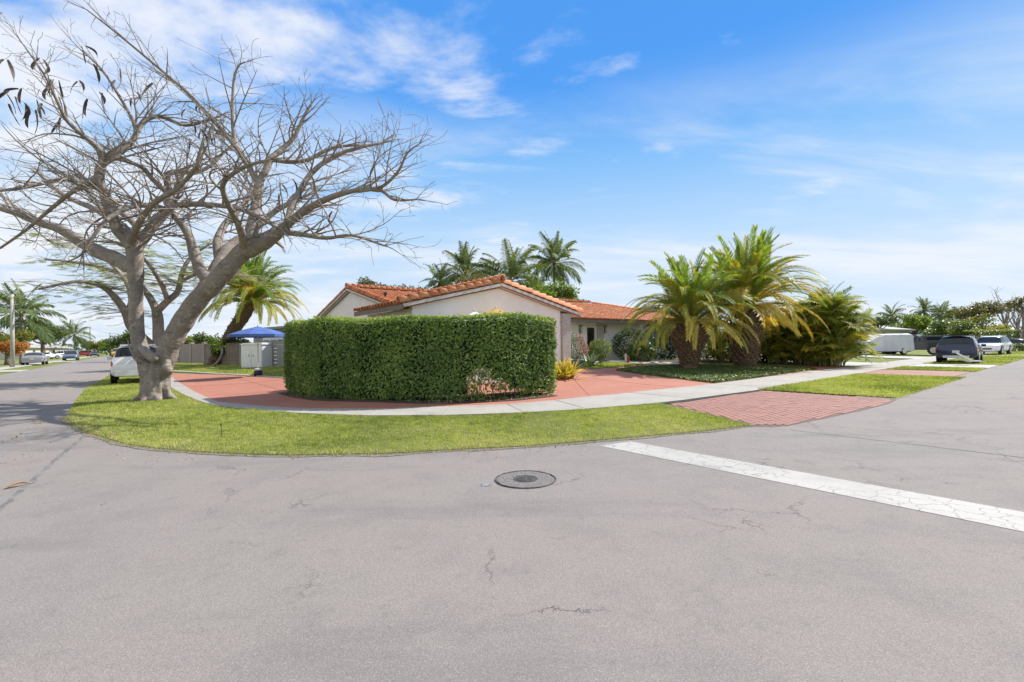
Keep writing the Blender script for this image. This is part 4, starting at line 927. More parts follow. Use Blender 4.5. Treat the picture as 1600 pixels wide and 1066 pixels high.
def frond_mesh(Ln, e0, e1, leaf, n, mat_leaf, vee=.5, droop=0., wd=.035, pw=1.5, tone=.5, bare_=.12, stiff=.0, seed=0, fwd=0.):
    """pinnate leaf in the x-z plane: starts at elevation e0, ends at e1"""
    g = np.random.default_rng(seed); m_ = 26; s = np.linspace(0, 1, m_); e = e0+(e1-e0)*s**pw
    dx = np.cos(e)*Ln/(m_-1); dz = np.sin(e)*Ln/(m_-1); X = np.r_[0, np.cumsum(dx[:-1])]; Z = np.r_[0, np.cumsum(dz[:-1])]; Yw = .03*Ln*np.sin(s*3+seed)*s
    pts = np.stack([X, Yw, Z], 1); mb = MB(); tube(mb, pts, np.linspace(.032, .005, m_)*(Ln/3)**.5, 4, False, 1)
    t = np.linspace(bare_, .995, n); v = []; rr = []
    for sd_ in (-1, 1):
        for k, tt in enumerate(t):
            tt = min(max(tt+g.normal(0, .004), 0), .998); i = min(int(tt*(m_-1)), m_-2); f = tt*(m_-1)-i; o = pts[i]*(1-f)+pts[i+1]*f
            T = pts[i+1]-pts[i]; T /= np.linalg.norm(T); Nn = np.array([-T[2], 0, T[0]]); S = np.array([0, 1., 0])*sd_
            L_ = leaf*min(1, .35+2.2*(tt-bare_))*(1-.62*max(0, tt-.45)/.55)*g.uniform(.88, 1.1)
            fw = .35+fwd+.75*tt; d = S*(1-.25*tt)+T*fw+Nn*(vee+g.normal(0, .10)); d /= np.linalg.norm(d)
            tip = o+d*L_; tip[2] -= droop*L_*g.uniform(.6, 1.3)
            mid = o+d*L_*.5; mid[2] -= droop*L_*.25
            ww = np.cross(d, Nn); ww /= np.linalg.norm(ww)+1e-9; ww = ww*.6+T*.5; ww = ww/np.linalg.norm(ww)*wd*.5
            v += [o-ww*.5, o+ww*.5, mid+ww, tip, mid-ww]; r_ = np.clip(tone+g.normal(0, .16)+.15*(tt-.5), 0, 1); rr += [r_]*5
    v = np.array(v); k = len(v)//5; b = np.arange(k)*5
    mb.add(v, np.concatenate([np.stack([b, b+1, b+2, b+4], 1)]), np.array(rr)); base_ = mb.n-len(v)
    mb.f.append(((np.stack([b+4, b+2, b+3], 1)+base_).astype(np.int32), 0))
    return mb.mesh('frond', [mat_leaf, MT['rachis']])
def put_frond(me, root, loc, az, tilt=0., roll=0., sc=1., name='frond'):
    o = ob(name, me, root); o.location = loc; o.rotation_euler = (roll, -tilt, az); o.scale = (sc,)*3; return o
def boots(root, zlo, zhi, rfun, mt, n, lean=None, size=.16):
    """stubs of cut leaves up the trunk: wedge-shaped pieces, one object each"""
    mb = MB(); mb.add([(0, -.09, -.05), (0, .09, -.05), (0, .07, .07), (0, -.07, .07), (.15, -.045, .09), (.15, .045, .09), (.135, .035, .135), (.135, -.035, .135)],
                      [(0, 3, 2, 1), (4, 5, 6, 7), (0, 1, 5, 4), (1, 2, 6, 5), (2, 3, 7, 6), (3, 0, 4, 7)])
    me = mb.mesh('leaf_stub', mt)
    for k in range(n):
        z = zlo+(zhi-zlo)*k/n; a = k*2.39996; o = ob('leaf_stub', me, root); r = rfun(z)
        c = np.array([0, 0, z]) if lean is None else lean(z)
        o.location = (c[0]+math.cos(a)*r*.93, c[1]+math.sin(a)*r*.93, c[2]); o.rotation_euler = (0, rng.normal(-.1, .15), a+rng.normal(0, .1)); s = size/.16*rng.uniform(.8, 1.25); o.scale = (s*1.1, s, s)
def date_palm(name, label, loc, trunk_prof, crown_z, Ln, n, seed, group=None, yellow=.35, lean=None, spanel=(86, -48), dead=.0):
    g = np.random.default_rng(seed); root = thing(name, label, 'palm tree', loc, g.random()*6.28, group)
    mb = MB(); prof = trunk_prof; zz = np.linspace(prof[0][0], prof[-1][0], 22); rf = lambda z: float(np.interp(z, [p[0] for p in prof], [p[1] for p in prof]))
    cf = (lambda z: np.array([0, 0, z])) if lean is None else lean
    tube(mb, [cf(z) for z in zz], [rf(z)*(1+.05*g.normal()) for z in zz], 14); mb.build('trunk', MT['palmbark'], root, True)
    boots(root, prof[0][0]+.25, prof[-1][0]-.05, rf, MT['boot'], 190 if lean is None else 150, cf)
    vs_ = []
    for k in range(5):
        e0 = R_((88, 78, 64, 48, 28)[k]); e1 = R_((52, -12, -50, -66, -72)[k]); fam = []
        for q in range(3):
            mk = (('frond', 'frond', 'frond_y'), ('frond', 'frond', 'frond_y'), ('frond', 'frond_y', 'frond_y'), ('frond', 'frond_y', 'frond_o'), ('frond_y', 'frond_y', 'frond_o'))[k][q]
            fam.append(frond_mesh(Ln*(1.0, 1.04, 1.08, 1.10, 1.0)[k], e0, e1, (.150, .150, .145, .14, .13)[k]*Ln, 84, MT[mk], .52-.06*k, .10+.07*k, (.0125, .0125, .0125, .0115, .0105)[k]*Ln, (1.9, 1.6, 1.35, 1.2, 1.0)[k], (.55, .5, .5, .45, .5)[k], .07, seed=seed*31+k*7+q, fwd=.08))
        vs_.append(fam)
    c = cf(prof[-1][0])
    for i in range(n):
        t = (i+.5)/n; k = min(4, int(t*5)); az = i*2.39996+g.normal(0, .12)
        q = 2 if g.random() < yellow*(.25+1.2*t) else int(g.integers(0, 2))
        rad = .10+.16*t
        put_frond(vs_[k][q], root, (c[0]+math.cos(az)*rad, c[1]+math.sin(az)*rad, c[2]+.25*(1-t)-.1), az, g.normal(0, .09), g.normal(0, .25), g.uniform(.86, 1.1))
    return root, c
def gz_(x, y): return float(zt(x, y))
def place(px, py): x, y = G(px, py); return (x, y, gz_(x, y))
l1 = place(1078, 578)
p1, c1 = date_palm('date_palm', 'squat date palm with broad dark trunk on the planted island, nearest the driveway', l1, [(0, .42), (.35, .38), (.75, .42), (1.15, .66), (1.5, .86), (1.85, .74), (2.1, .52), (2.35, .30)], 2.2, 3.3, 130, 3, 'date palms on the island', .35)
l2 = place(1164, 574)
p2, c2 = date_palm('date_palm', 'taller date palm with golden lower fronds, next to the areca palms', l2, [(0, .60), (.4, .58), (1.2, .74), (1.9, .88), (2.4, .80), (2.8, .6), (3.15, .32)], 2.9, 4.05, 142, 5, 'date palms on the island', .62)
# leaning palm left of the house
l3 = place(334, 571)
tip = at(394, 474, l3[1]-.6)-np.array(l3)
def lean3(z):
    t = z/5.; return np.array([tip[0]*t**1.15, tip[1]*t, tip[2]*t])
p3, c3 = date_palm('date_palm', 'leaning date palm with an orange fruit cluster over the blue parasol', l3, [(0, .55), (1., .48), (2.4, .46), (4., .55), (5., .40)], 3, 4.5, 132, 9, None, .12, lean3)
p3.rotation_euler.z = 0
mb = MB()
for k in range(420):
    a = rng.normal(0, 1, 3); a /= np.linalg.norm(a); r = rng.random()**.4
    leaves(mb, (np.array(c3)+np.array([.35, -1.2, 1.2])+a*r*np.array([.75, .5, .5]))[None], .10, .5, 0)
mb.build('fruit_cluster', leafmat('orange_fruit', [(.50, .20, .03), (.62, .30, .05), (.45, .24, .05)], .15), p3)
mb = MB()
for k in range(260):
    a = rng.normal(0, 1, 3); a /= np.linalg.norm(a)
    leaves(mb, (np.array([0, 0, 3.1])+a*rng.random()**.4*np.array([.5, .5, .4])+np.array([.5, -.9, .6]))[None], .12, .5, 0)
mb.build('fruit_cluster', leafmat('brown_fruit', [(.22, .09, .04), (.32, .14, .06)], .1), p2)
# thin curved bare stem in front of it
cs = thing('curved_stem', 'thin pale stem curving up from the lawn beside the leaning palm', 'plant', place(329, 574))
b = np.array(cs.location); mb = MB(); pts = np.array([np.array(at(px, py, b[1]))-b for px, py in ((329, 574), (338, 568), (345, 558), (347, 548), (343, 542), (338, 536))]); p, q = smooth_pl(pts, np.array([.10, .09, .085, .08, .06, .03]))
tube(mb, p, q, 7); mb.build('stem', MT['bark'], cs, True)
mb = MB(); leaves(mb, p[-1]+rng.normal(0, .28, (160, 3)), .22, .7, 0); mb.build('leaf_tuft', MT['frond'], cs)['kind'] = 'stuff'

# areca palm clumps in a row at the right end of the yard
MT['areca'] = leafmat('areca_leaflet', [(.08, .145, .028), (.15, .22, .04), (.27, .32, .05), (.46, .42, .07)], .42, .6, .2)
MT['areca_y'] = leafmat('areca_leaflet_yellow', [(.26, .28, .045), (.42, .38, .05), (.56, .46, .07)], .42, .6, .2, (1.3, 1.15, .6))
MT['cane'] = mat('areca_cane', (.26, .25, .10), (.18, .20, .07), 6, .5)
arv = [[frond_mesh(1.9, R_(e0), R_(e1), .60, 44, MT[m_], .30, .35, .036, 1.3, to, .18, seed=s_) for s_ in (1, 2)] for e0, e1, m_, to in ((84, 30, 'areca', .35), (68, -10, 'areca', .5), (50, -45, 'areca', .6), (60, -25, 'areca_y', .5))]
def areca(label, loc, H, n, seed, spread=.6, group='areca palms in a row at the edge of the yard'):
    g = np.random.default_rng(seed); root = thing('areca_palm', label, 'palm', loc, g.random()*6.28, group); cn_ = MB()
    for i in range(n):
        a = g.random()*6.28; r = spread*g.random()**.6; h = H*g.uniform(.02, .70)*(1-.25*r/spread); top = np.array([math.cos(a)*r*1.6, math.sin(a)*r*1.6, h]); b = np.array([math.cos(a)*r, math.sin(a)*r, 0])
        if h > .5: tube(cn_, [b, b*.5+top*.5+np.array([0, 0, .06]), top], [.035, .03, .022], 5)
        for j in range(8 if h > .5 else 6):
            k = int(g.integers(0, 3)) if g.random() < .80 else 3
            put_frond(arv[k][int(g.integers(0, 2))], root, top-np.array([0, 0, .09*j*.6]), g.random()*6.28, g.normal(0, .12), g.normal(0, .3), g.uniform(.6, 1.0)*H/4.4)
    cn_.build('cane', MT['cane'], root); return root
for k, (px, py, H, n, lab) in enumerate(((1300, 573, 5.5, 36, 'tall yellowing areca palm clump at the street end of its row'), (1282, 572, 5.3, 32, 'areca palm clump second from the pavement end, half behind golden fronds'),
        (1262, 571, 4.7, 28, 'dark areca palm clump right of the taller date palm'), (1240, 569.5, 4.2, 26, 'shaded areca palm clump behind the golden date palm fronds'),
        (1212, 568.5, 3.4, 22, 'shaded areca palm clump just behind the thick palm trunk'), (1130, 567, 2.8, 18, 'shaded areca palm clump between the two date palm trunks'))):
    areca(lab, place(px, py), H, n, 100+k)

# ------------------------------------------------------------------ garden plants by the house
def ball_bush(name, label, loc, R, n, size, mt, cat='bush', tone=.45, flat=.9, core=True, group=None, zc_=None, flowers=None):
    root = thing(name, label, cat, loc, 0, group); zc_ = zc_ if zc_ is not None else R[2]*.95; mb = MB()
    d = rng.normal(0, 1, (n, 3)); d /= np.linalg.norm(d, axis=1)[:, None]; rad = .70+.34*rng.random(n)
    lump = np.array([.16*mnoise.noise(Vector(q*2.3)+Vector(loc)) for q in d]); c = d*(rad+lump)[:, None]*np.array(R)+np.array([0, 0, zc_]); c = c[c[:, 2] > .02]
    leaves(mb, c, size, tone, .6); o = mb.build('foliage', mt, root); o['kind'] = 'stuff'
    if core:
        cb = MB(); k = 9
        for i in range(k):
            a = i*2.4; tube(cb, [np.array([0, 0, 0]), np.array([math.cos(a)*R[0]*.25, math.sin(a)*R[1]*.25, zc_*.6]), np.array([math.cos(a)*R[0]*.55, math.sin(a)*R[1]*.55, zc_*(.8+.1*(i % 4))])], [.03, .02, .008], 5)
        cb.build('stem', MT['twig'], root)
    return root
MT['bush'] = leafmat('bush_leaf', [(.05, .09, .022), (.09, .145, .03), (.15, .21, .04), (.27, .32, .08)], .28, .4, .45)
MT['darkbush'] = leafmat('dark_bush_leaf', [(.026, .05, .018), (.045, .08, .025), (.08, .125, .035)], .2, .6, .2)
MT['limebush'] = leafmat('lime_bush_leaf', [(.08, .13, .02), (.14, .20, .03), (.24, .29, .06)], .35, .45, .4)
MT['pinkfl'] = leafmat('pink_bract', [(.42, .07, .22), (.56, .12, .32), (.32, .05, .14)], .3)
MT['yellowleaf'] = leafmat('yellow_blade', [(.34, .32, .05), (.52, .45, .07), (.62, .50, .12), (.22, .26, .05)], .35, .45, .35)
MT['agave'] = leafmat('grey_green_blade', [(.10, .16, .08), (.16, .23, .12), (.24, .30, .17)], .15, .45, .4)
def blade_plant(name, label, loc, n, Ln, wd, mt, cat, els=(15, 85), bend=.5, each=True):
    root = thing(name, label, cat, loc); mats_ = mt
    def blade(e0, seed):
        g = np.random.default_rng(seed); k = 6; s = np.linspace(0, 1, k+1); e = e0-bend*s**1.5; X = np.r_[0, np.cumsum(np.cos(e[:-1])*Ln/k)]; Z = np.r_[0, np.cumsum(np.sin(e[:-1])*Ln/k)]
        w_ = wd*np.sin(np.clip(.25+.75*s, 0, 1)*math.pi)**.7*.5; v = []; 
        for i in range(k+1): v += [(X[i], -w_[i], Z[i]+w_[i]*.5), (X[i], 0, Z[i]), (X[i], w_[i], Z[i]+w_[i]*.5)]
        mb = MB(); f = []
        for i in range(k): a = i*3; f += [(a, a+3, a+4, a+1), (a+1, a+4, a+5, a+2)]
        mb.add(np.array(v), f, g.random()); return mb.mesh('blade', mats_)
    ms = [blade(R_(els[0]+(els[1]-els[0])*q/7), q) for q in range(8)]
    for i in range(n):
        o = ob('blade', ms[int(7.99*(1-i/n))], root); o.rotation_euler = (rng.normal(0, .1), rng.normal(0, .08), i*2.4+rng.normal(0, .2)); s_ = rng.uniform(.75, 1.1); o.scale = (s_,)*3; o.location = (rng.normal(0, .06), rng.normal(0, .06), .02)
    return root
for k, (uy, vy) in enumerate(((12.55, 13.0), (12.9, 12.9), (13.3, 12.98))):
    blade_plant('yellow_shrub', ('yellow spiky bromeliad nearest the hedge end', 'middle yellow spiky bromeliad by the garage corner', 'yellow spiky bromeliad beside the teal pot')[k], (*XY(uy, vy), gz_(*XY(uy, vy))), 40, .85, .085, MT['yellowleaf'], 'plant', (25, 88), .7)
tp = thing('flower_pot', 'round teal glazed pot at the foot of the pink bougainvillea', 'pot', place(901, 576.5)); mb = MB()
lathe(mb, [(.0, 0), (.24, 0), (.33, .18), (.34, .36), (.37, .40), (.37, .45), (.32, .45), (.31, .38), (0, .38)], 20); mb.build('body', MT['terra'], tp, True)
mb = MB(); lathe(mb, [(.0, .37), (.305, .385), (0, .40)], 16); mb.build('soil', MT['mulch'], tp)
bg_ = ball_bush('bougainvillea', 'bougainvillea with magenta flowers against the entrance recess', place(899, 571.5), (.62, .6, .85), 2200, .075, MT['bush'], 'flowering shrub', .45)
mb = MB(); d = rng.normal(0, 1, (900, 3)); d /= np.linalg.norm(d, axis=1)[:, None]; d = d[d[:, 0] > .15]; leaves(mb, d*np.array([.66, .66, .85])*(.85+.3*rng.random((len(d), 1)))+np.array([0, 0, .75]), .085, .5, 0); fb = mb.build('flower', MT['pinkfl'], bg_); fb['kind'] = 'stuff'
mb = MB()
for k in range(60):
    a = rng.random()*6.28; d = np.array([-abs(math.cos(a))*.5, math.sin(a)*.5, 1.]); p = np.array([-.2, 0, .3]); tube(mb, [p, p+d*.7, p+d*1.05+np.array([-.1, 0, .06])], [.01, .008, .004], 3, False)
mb.build('stem', MT['twig'], bg_)
blade_plant('agave', 'grey-green agave rosette in front of the clipped shrubs', place(923, 574), 30, .85, .13, MT['agave'], 'agave', (12, 85), .25)
blade_plant('agave', 'small pale agave rosette at the driveway edge left of the larger one', place(912, 575.5), 22, .55, .10, MT['agave'], 'agave', (12, 80), .25)
ball_bush('round_shrub', 'round lime-green clipped shrub in front of the entrance pier', place(938, 568.5), (.66, .62, .56), 2800, .07, MT['limebush'], 'shrub', .5, zc_=.84)
ball_bush('round_shrub', 'smaller lime-green clipped shrub under the door wreath', place(925, 569), (.50, .46, .38), 1800, .07, MT['limebush'], 'shrub', .45, zc_=.55)
ball_bush('dark_shrub', 'big dark green rounded shrub against the white front wall', place(986, 564), (1.2, 1.1, 1.05), 4200, .11, MT['darkbush'], 'shrub', .5)
ball_bush('dark_shrub', 'mid-green leafy shrub right of the little red post', place(1003, 566), (.85, .7, .65), 2400, .11, MT['bush'], 'shrub', .35)
ball_bush('flowering_shrub', 'loose shrub with pale pink flowers under the left palm fronds', place(1013, 563), (.6, .5, .8), 1200, .09, MT['bush'], 'shrub', .35)
for k, (px, py, R) in enumerate(((1035, 562, (1.3, 1., 1.25)), (1062, 561, (1.3, 1., 1.2)), (1105, 562, (1.4, 1., 1.3)))):
    ball_bush('dark_shrub', ('dark shrub behind the squat palm, left of its trunk', 'dark shrub directly behind the squat palm trunk', 'dark shrub between the palm trunks, against the house')[k], place(px, py), R, 2600, .14, MT['darkbush'], 'shrub', .4)
for k, (px, py, R) in enumerate(((1140, 566, (1.2, .9, .95)), (1192, 567, (1.1, .9, .9)), (1222, 567.5, (1.2, .9, .95)), (1255, 568, (1.2, .9, 1.)), (1288, 569, (1.2, .9, 1.05)))):
    ball_bush('dark_shrub', ('dark shrub in the shade just left of the taller date palm trunk', 'dark shrub touching the right side of the taller date palm trunk', 'dark shrub under the golden fronds, second right of the thick trunk', 'dark shrub under the golden fronds, third right of the thick trunk', 'dark shrub at the foot of the tall areca palms')[k], place(px, py), R, 2400, .14, MT['darkbush'], 'shrub', .4)
hy = thing('garden_marker', 'short red and white marker post by the dark shrub', 'post', place(979.5, 568)); mb = MB(); box(mb, (-.06, 0, .27), (.10, .10, .54)); mb.build('post', MT['white'], hy)
mb = MB(); lathe(mb, [(.08, 0), (.09, .3), (.07, .4), (0, .42)], 12, 'z', (.06, .02, 0)); mb.build('body', mat('red_enamel', (.35, .03, .02), None, rough=.5), hy)
# parasol tops that show above the hedge
def parasol(label, loc, H, rad, drop, mt, n=8, pole=True, name='parasol', tilt=0., az0=0.):
    root = thing(name, label, 'parasol', loc); a = np.linspace(0, 2*math.pi, n, endpoint=False)+az0; mb = MB()
    ring = lambda r, z: np.stack([r*np.cos(a), r*np.sin(a), np.full(n, z)], 1)
    V = np.concatenate([[[0, 0, H]], ring(rad*.5, H-drop*.42), ring(rad, H-drop), ring(rad*1.005, H-drop-.14)]); f = [(0, 1+i, 1+(i+1) % n) for i in range(n)]
    for k in (0, 1): f += [(1+k*n+i, 1+(k+1)*n+i, 1+(k+1)*n+(i+1) % n, 1+k*n+(i+1) % n) for i in range(n)]
    mb.add(V, f); cpy = mb.build('canopy', mt, root)
    for i in range(n):
        r = MB(); tube(r, [(0, 0, H-.06), (rad*.5*math.cos(a[i]), rad*.5*math.sin(a[i]), H-drop*.42-.02), (rad*.98*math.cos(a[i]), rad*.98*math.sin(a[i]), H-drop-.02)], .012, 4); r.build('rib', MT['darkplastic'], cpy)
    pl = MB(); tube(pl, [(0, 0, 0), (0, 0, H+.05)], .024, 8); pl.build('pole', MT['offwhite'], root)
    fn = MB(); lathe(fn, [(0, H+.0), (.035, H+.02), (.03, H+.07), (0, H+.09)], 8); fn.build('finial', MT['offwhite'], root)
    return root
uu = parasol('blue market parasol standing in a weighted base on the side strip', place(403.5, 588), 2.55, 1.42, .42, MT['umb'], 8, az0=.25)
us = MB(); lathe(us, [(.0, 0), (.19, 0), (.20, .26), (.17, .28), (.15, .36), (.04, .40), (0, .42)], 16); us.build('base', MT['darkplastic'], uu, True)
mb = MB(); lathe(mb, [(.16, .30), (.185, .31), (.185, .39), (.10, .40), (0, .41)], 16); mb.build('base_cap', MT['white'], uu)
yb = vplane(775, 488, 12.7); yb2 = (yb[0], yb[1], gz_(yb[0], yb[1]))
parasol('yellow canvas parasol whose top just shows over the hedge', yb2, 2.62, 1.0, .42, MT['yellowcloth'], 6, az0=.4)
yb = vplane(741, 490, 12.3); parasol('white canvas parasol top between the hedge and the garage gable', (yb[0], yb[1], gz_(yb[0], yb[1])), 2.48, .6, .36, MT['white'], 6)

# ------------------------------------------------------------------ second poinciana, still in feathery leaf
MT['feather'] = leafmat('feathery_leaf', [(.14, .20, .055), (.20, .27, .08), (.28, .33, .12)], .5, .55, .25)
SY = 24.; feat = thing('poinciana_tree', 'smaller poinciana with sparse feathery green leaves standing behind the bare tree', 'tree', (0, 0, 0)); SP = F/SY
def limb2(*pts): P = np.array([at(p[0], p[1], SY+p[3]) for p in pts]); return smooth_pl(P, np.array([p[2]/SP for p in pts]), 4)
L2 = [limb2((250, 586, 9, 0), (249, 556, 8.5, 0), (248, 528, 8, 0), (247, 500, 7.5, 0), (244, 482, 6.5, 0)),
      limb2((245, 486, 6, 0), (232, 462, 5, .3), (212, 442, 4.2, .8), (180, 425, 3.2, 1.4), (130, 412, 2.2, 2), (70, 405, 1.2, 2.5)),
      limb2((246, 486, 5.5, 0), (262, 470, 5, 0), (278, 455, 4.4, .2), (285, 425, 3.6, .6), (300, 400, 2.6, 1), (330, 380, 1.4, 1.6)),
      limb2((249, 552, 7, 0), (225, 530, 6.5, -.2), (205, 512, 6, -.4), (196, 488, 5.6, -.6), (182, 468, 4.8, -.9), (160, 448, 3.8, -1.3), (120, 440, 2.6, -2), (60, 452, 1.4, -3)),
      limb2((198, 492, 4.5, -.6), (205, 465, 3.6, -.2), (190, 430, 2.8, .4), (150, 395, 2, 1), (90, 370, 1.2, 1.4)),
      limb2((262, 470, 4, 0), (250, 440, 3.2, -.8), (220, 400, 2.4, -1.8), (160, 370, 1.4, -2.6)),
      limb2((282, 440, 3, .4), (320, 425, 2.2, .2), (370, 430, 1.2, -.3))]
mb = MB()
for P, r in L2: tube(mb, P, r, 9)
mb.build('trunk', MT['bark'], feat, True)
lf = MB(); tw = MB()
for li, (P, r) in enumerate(L2[1:]):
    for k in range(64):
        i = rng.integers(len(P)//3, len(P)); p = P[i]; a = rng.random()*6.28; d = np.array([math.cos(a), math.sin(a), rng.normal(.05, .16)]); Ln = rng.uniform(.7, 2.4); q = p+d*Ln+np.array([0, 0, -.06*Ln*Ln])
        tube(tw, [p, (p+q)/2+np.array([0, 0, .10]), q], [.02, .012, .005], 3, False)
        for s_ in range(int(rng.integers(2, 5))):       # each leaf: a flat comb of pinnae
            t = rng.uniform(.35, 1.); o = p*(1-t)+q*t; b = a+rng.normal(0, .8); f_ = np.array([math.cos(b), math.sin(b), rng.normal(-.15, .12)]); sd_ = np.array([-math.sin(b), math.cos(b), 0]); LL = rng.uniform(.30, .52)
            tube(tw, [o, o+f_*LL], [.006, .003], 3, False); tone = rng.random()
            n = 10; tt = np.linspace(.15, 1, n); v = []
            for sg in (-1, 1):
                c = o+f_*LL*tt[:, None]; w_ = .17*np.sin(np.clip(.25+.75*tt, 0, 1)*math.pi*.93)[:, None]; e = c+(sd_*sg+f_*.45)*w_-np.array([0, 0, .10])*w_; h = f_*.010
                v.append(np.stack([c-h, c+h, e+h, e-h], 1))
            v = np.concatenate(v).reshape(-1, 3); lf.add(v, np.arange(len(v)).reshape(-1, 4), np.clip(tone+rng.normal(0, .1), 0, 1))
tw.build('twigs', MT['twig'], feat)['kind'] = 'stuff'; lf.build('leaves', MT['feather'], feat)['kind'] = 'stuff'

# ------------------------------------------------------------------ generic trees for the distance
def leaf_tree(name, label, base, H, crown, n, size, mt, trunk_r=.18, cat='tree', tone=.45, group=None, lobes=9, seed=1, bark='brownbark', gap=.0, flat=1.):
    """base (x,y,z); crown = (rx, ry, rz, centre height): lobed volume of small leaves on limbs"""
    g = np.random.default_rng(seed); root = thing(name, label, cat, base, 0, group); rx, ry, rz, cz = crown; mb = MB()
    tube(mb, [(0, 0, -.1), (.05, 0, (cz-rz)*.5), (0, .05, cz-rz*.55), (0, 0, cz-rz*.2)], [trunk_r*1.3, trunk_r, trunk_r*.85, trunk_r*.6], 8)
    C_ = []; T = []
    for k in range(lobes):
        a = k*2.4+g.normal(0, .3); q = ((k+.5)/lobes)**.5*.72; c = np.array([math.cos(a)*q*rx, math.sin(a)*q*ry, cz+g.uniform(-.35, .62)*rz*(1-q*.5)]); R = np.array([rx, ry, rz*flat])*g.uniform(.30, .46)
        tube(mb, [(0, 0, cz-rz*.7), np.array([c[0]*.5, c[1]*.5, (c[2]+cz-rz)/2]), c], [trunk_r*.5, trunk_r*.32, trunk_r*.1], 5)
        m_ = n//lobes; d = g.normal(0, 1, (m_, 3)); d /= np.linalg.norm(d, axis=1)[:, None]; r = g.random(m_)**.38
        bump = np.array([mnoise.noise(Vector(x*2.6)+Vector((k*3.1, seed, 0))) for x in d]); C_.append(c+d*(r*(1+.55*bump))[:, None]*R); T.append(tone+g.normal(0, .16)+bump*.3)
    mb.build('trunk', MT[bark], root, True)
    C_ = np.concatenate(C_); T = np.concatenate(T); lb = MB(); leaves(lb, C_, size, T, .5, 1.6); lb.build('crown', mt, root); return root
def pxtree(name, label, px, ptop, pbot, width, Y, n, size, mt, seed, basez=None, ratio=None, **k):
    """place by its silhouette in view: top and bottom of the crown and its width"""
    t = at(px, ptop, Y); b = at(px, pbot, Y); rx = width/2*Y/F; rz = (t[2]-b[2])/2; z0 = gz_(t[0], Y) if basez is None else basez
    z0 = min(z0, .45); return leaf_tree(name, label, (t[0], Y, z0), t[2]-z0, (rx, rx*.9, rz, (t[2]+b[2])/2-z0), n, size, mt, seed=seed, **k)
MT['far1'] = leafmat('tree_leaf', [(.05, .085, .028), (.085, .13, .036), (.14, .185, .055)], .3)
MT['far2'] = leafmat('tree_leaf_bright', [(.09, .16, .025), (.15, .23, .035), (.24, .32, .06)], .4)
MT['far3'] = leafmat('tree_leaf_grey', [(.075, .09, .05), (.11, .125, .07), (.16, .165, .10)], .3)
MT['far4'] = leafmat('tree_leaf_yellow', [(.13, .16, .03), (.22, .23, .045), (.33, .30, .07)], .4)
MT['far5'] = leafmat('tree_leaf_orange', [(.30, .12, .03), (.45, .20, .05), (.20, .16, .04)], .35)
MT['far6'] = leafmat('tree_leaf_brown', [(.11, .115, .05), (.18, .17, .075), (.13, .15, .06)], .3)
# behind the house
pxtree('tree', 'grey-green small tree just left over the rear roof ridge', 585, 429, 470, 62, 48, 2600, .22, MT['far3'], 3, trunk_r=.16)
pxtree('tree', 'thin sparse grey-green tree between two trees over the rear roof', 627, 437, 470, 34, 52, 700, .22, MT['far3'], 4, trunk_r=.12, lobes=6)
pxtree('tree', 'faint low grey-green tree top right above the rear ridge', 652, 443, 472, 42, 55, 900, .22, MT['far3'], 5, trunk_r=.12)
pxtree('tree', 'olive bushy tree in front of the cluster of coconut palms', 745, 415, 478, 88, 46, 4200, .22, MT['far6'], 6, trunk_r=.2, tone=.6)
pxtree('tree', 'bright green dense tree under the tallest coconut palm', 862, 434, 512, 96, 43, 8000, .22, MT['far2'], 7, trunk_r=.2)
cov = {}
def coco_fronds():
    return [frond_mesh(3.0, R_(e0), R_(e1),   .85, 46, MT['coco'], .12, .55, .075, 1.5, to, .14, seed=s_) for e0, e1, to, s_ in ((86, 50, .55, 1), (72, 10, .5, 2), (50, -25, .45, 3), (26, -50, .4, 4), (2, -70, .35, 5), (-30, -82, .3, 6))]
cocos = coco_fronds()
def coconut(label, base, H, n, seed, sc=1., lean_=(0, 0), group='coconut palms beyond the roofs', r=.16):
    g = np.random.default_rng(seed); root = thing('coconut_palm', label, 'palm tree', base, g.random()*6.28, group); mb = MB()
    top = np.array([lean_[0], lean_[1], H]); pts = [np.array([0, 0, -.1]), top*np.array([.2, .2, .35]), top*np.array([.55, .55, .7]), top]; p, q = smooth_pl(np.array(pts), np.array([r*1.5, r, r*.85, r*.8])); tube(mb, p, q*(1+.04*np.sin(np.arange(len(q))*2)), 9); mb.build('trunk', MT['bark'], root, True)
    for i in range(n):
        t = (i+.5)/n; k = min(5, int(t*6)); az = i*2.39996+g.normal(0, .15); put_frond(cocos[k], root, top+np.array([math.cos(az)*.12, math.sin(az)*.12, .1-.2*t]), az, g.normal(0, .10), g.normal(0, .4), sc*g.uniform(.85, 1.1))
    nm = MB(); lathe(nm, [(0, -.35), (.2, -.2), (.26, 0), (.16, .2), (0, .3)], 9, 'z', top); nm.build('crown_shaft', MT['palmbark'], root); return root
def pxcoco(label, px, pyc, Y, n, seed, width, **k):
    c = at(px, pyc, Y); z0 = min(gz_(c[0], Y), .45); return coconut(label, (c[0], Y, z0), c[2]-z0, n, seed, width*1.22/2*Y/F/2.75, **k)
pxcoco('tallest coconut palm standing above the right end of the garage roof', 866, 412, 58, 34, 11, 72)
pxcoco('coconut palm with upright fronds directly behind the gable peak', 797, 440, 50, 32, 12, 96)
pxcoco('full coconut palm left of the gable peak, leaning fronds', 728, 432, 52, 32, 13, 78)
pxcoco('smaller pale coconut palm at the left end of the cluster', 688, 443, 54, 28, 14, 56)
pxcoco('small coconut palm low between the gable peak and the bright tree', 832, 452, 64, 18, 15, 52)
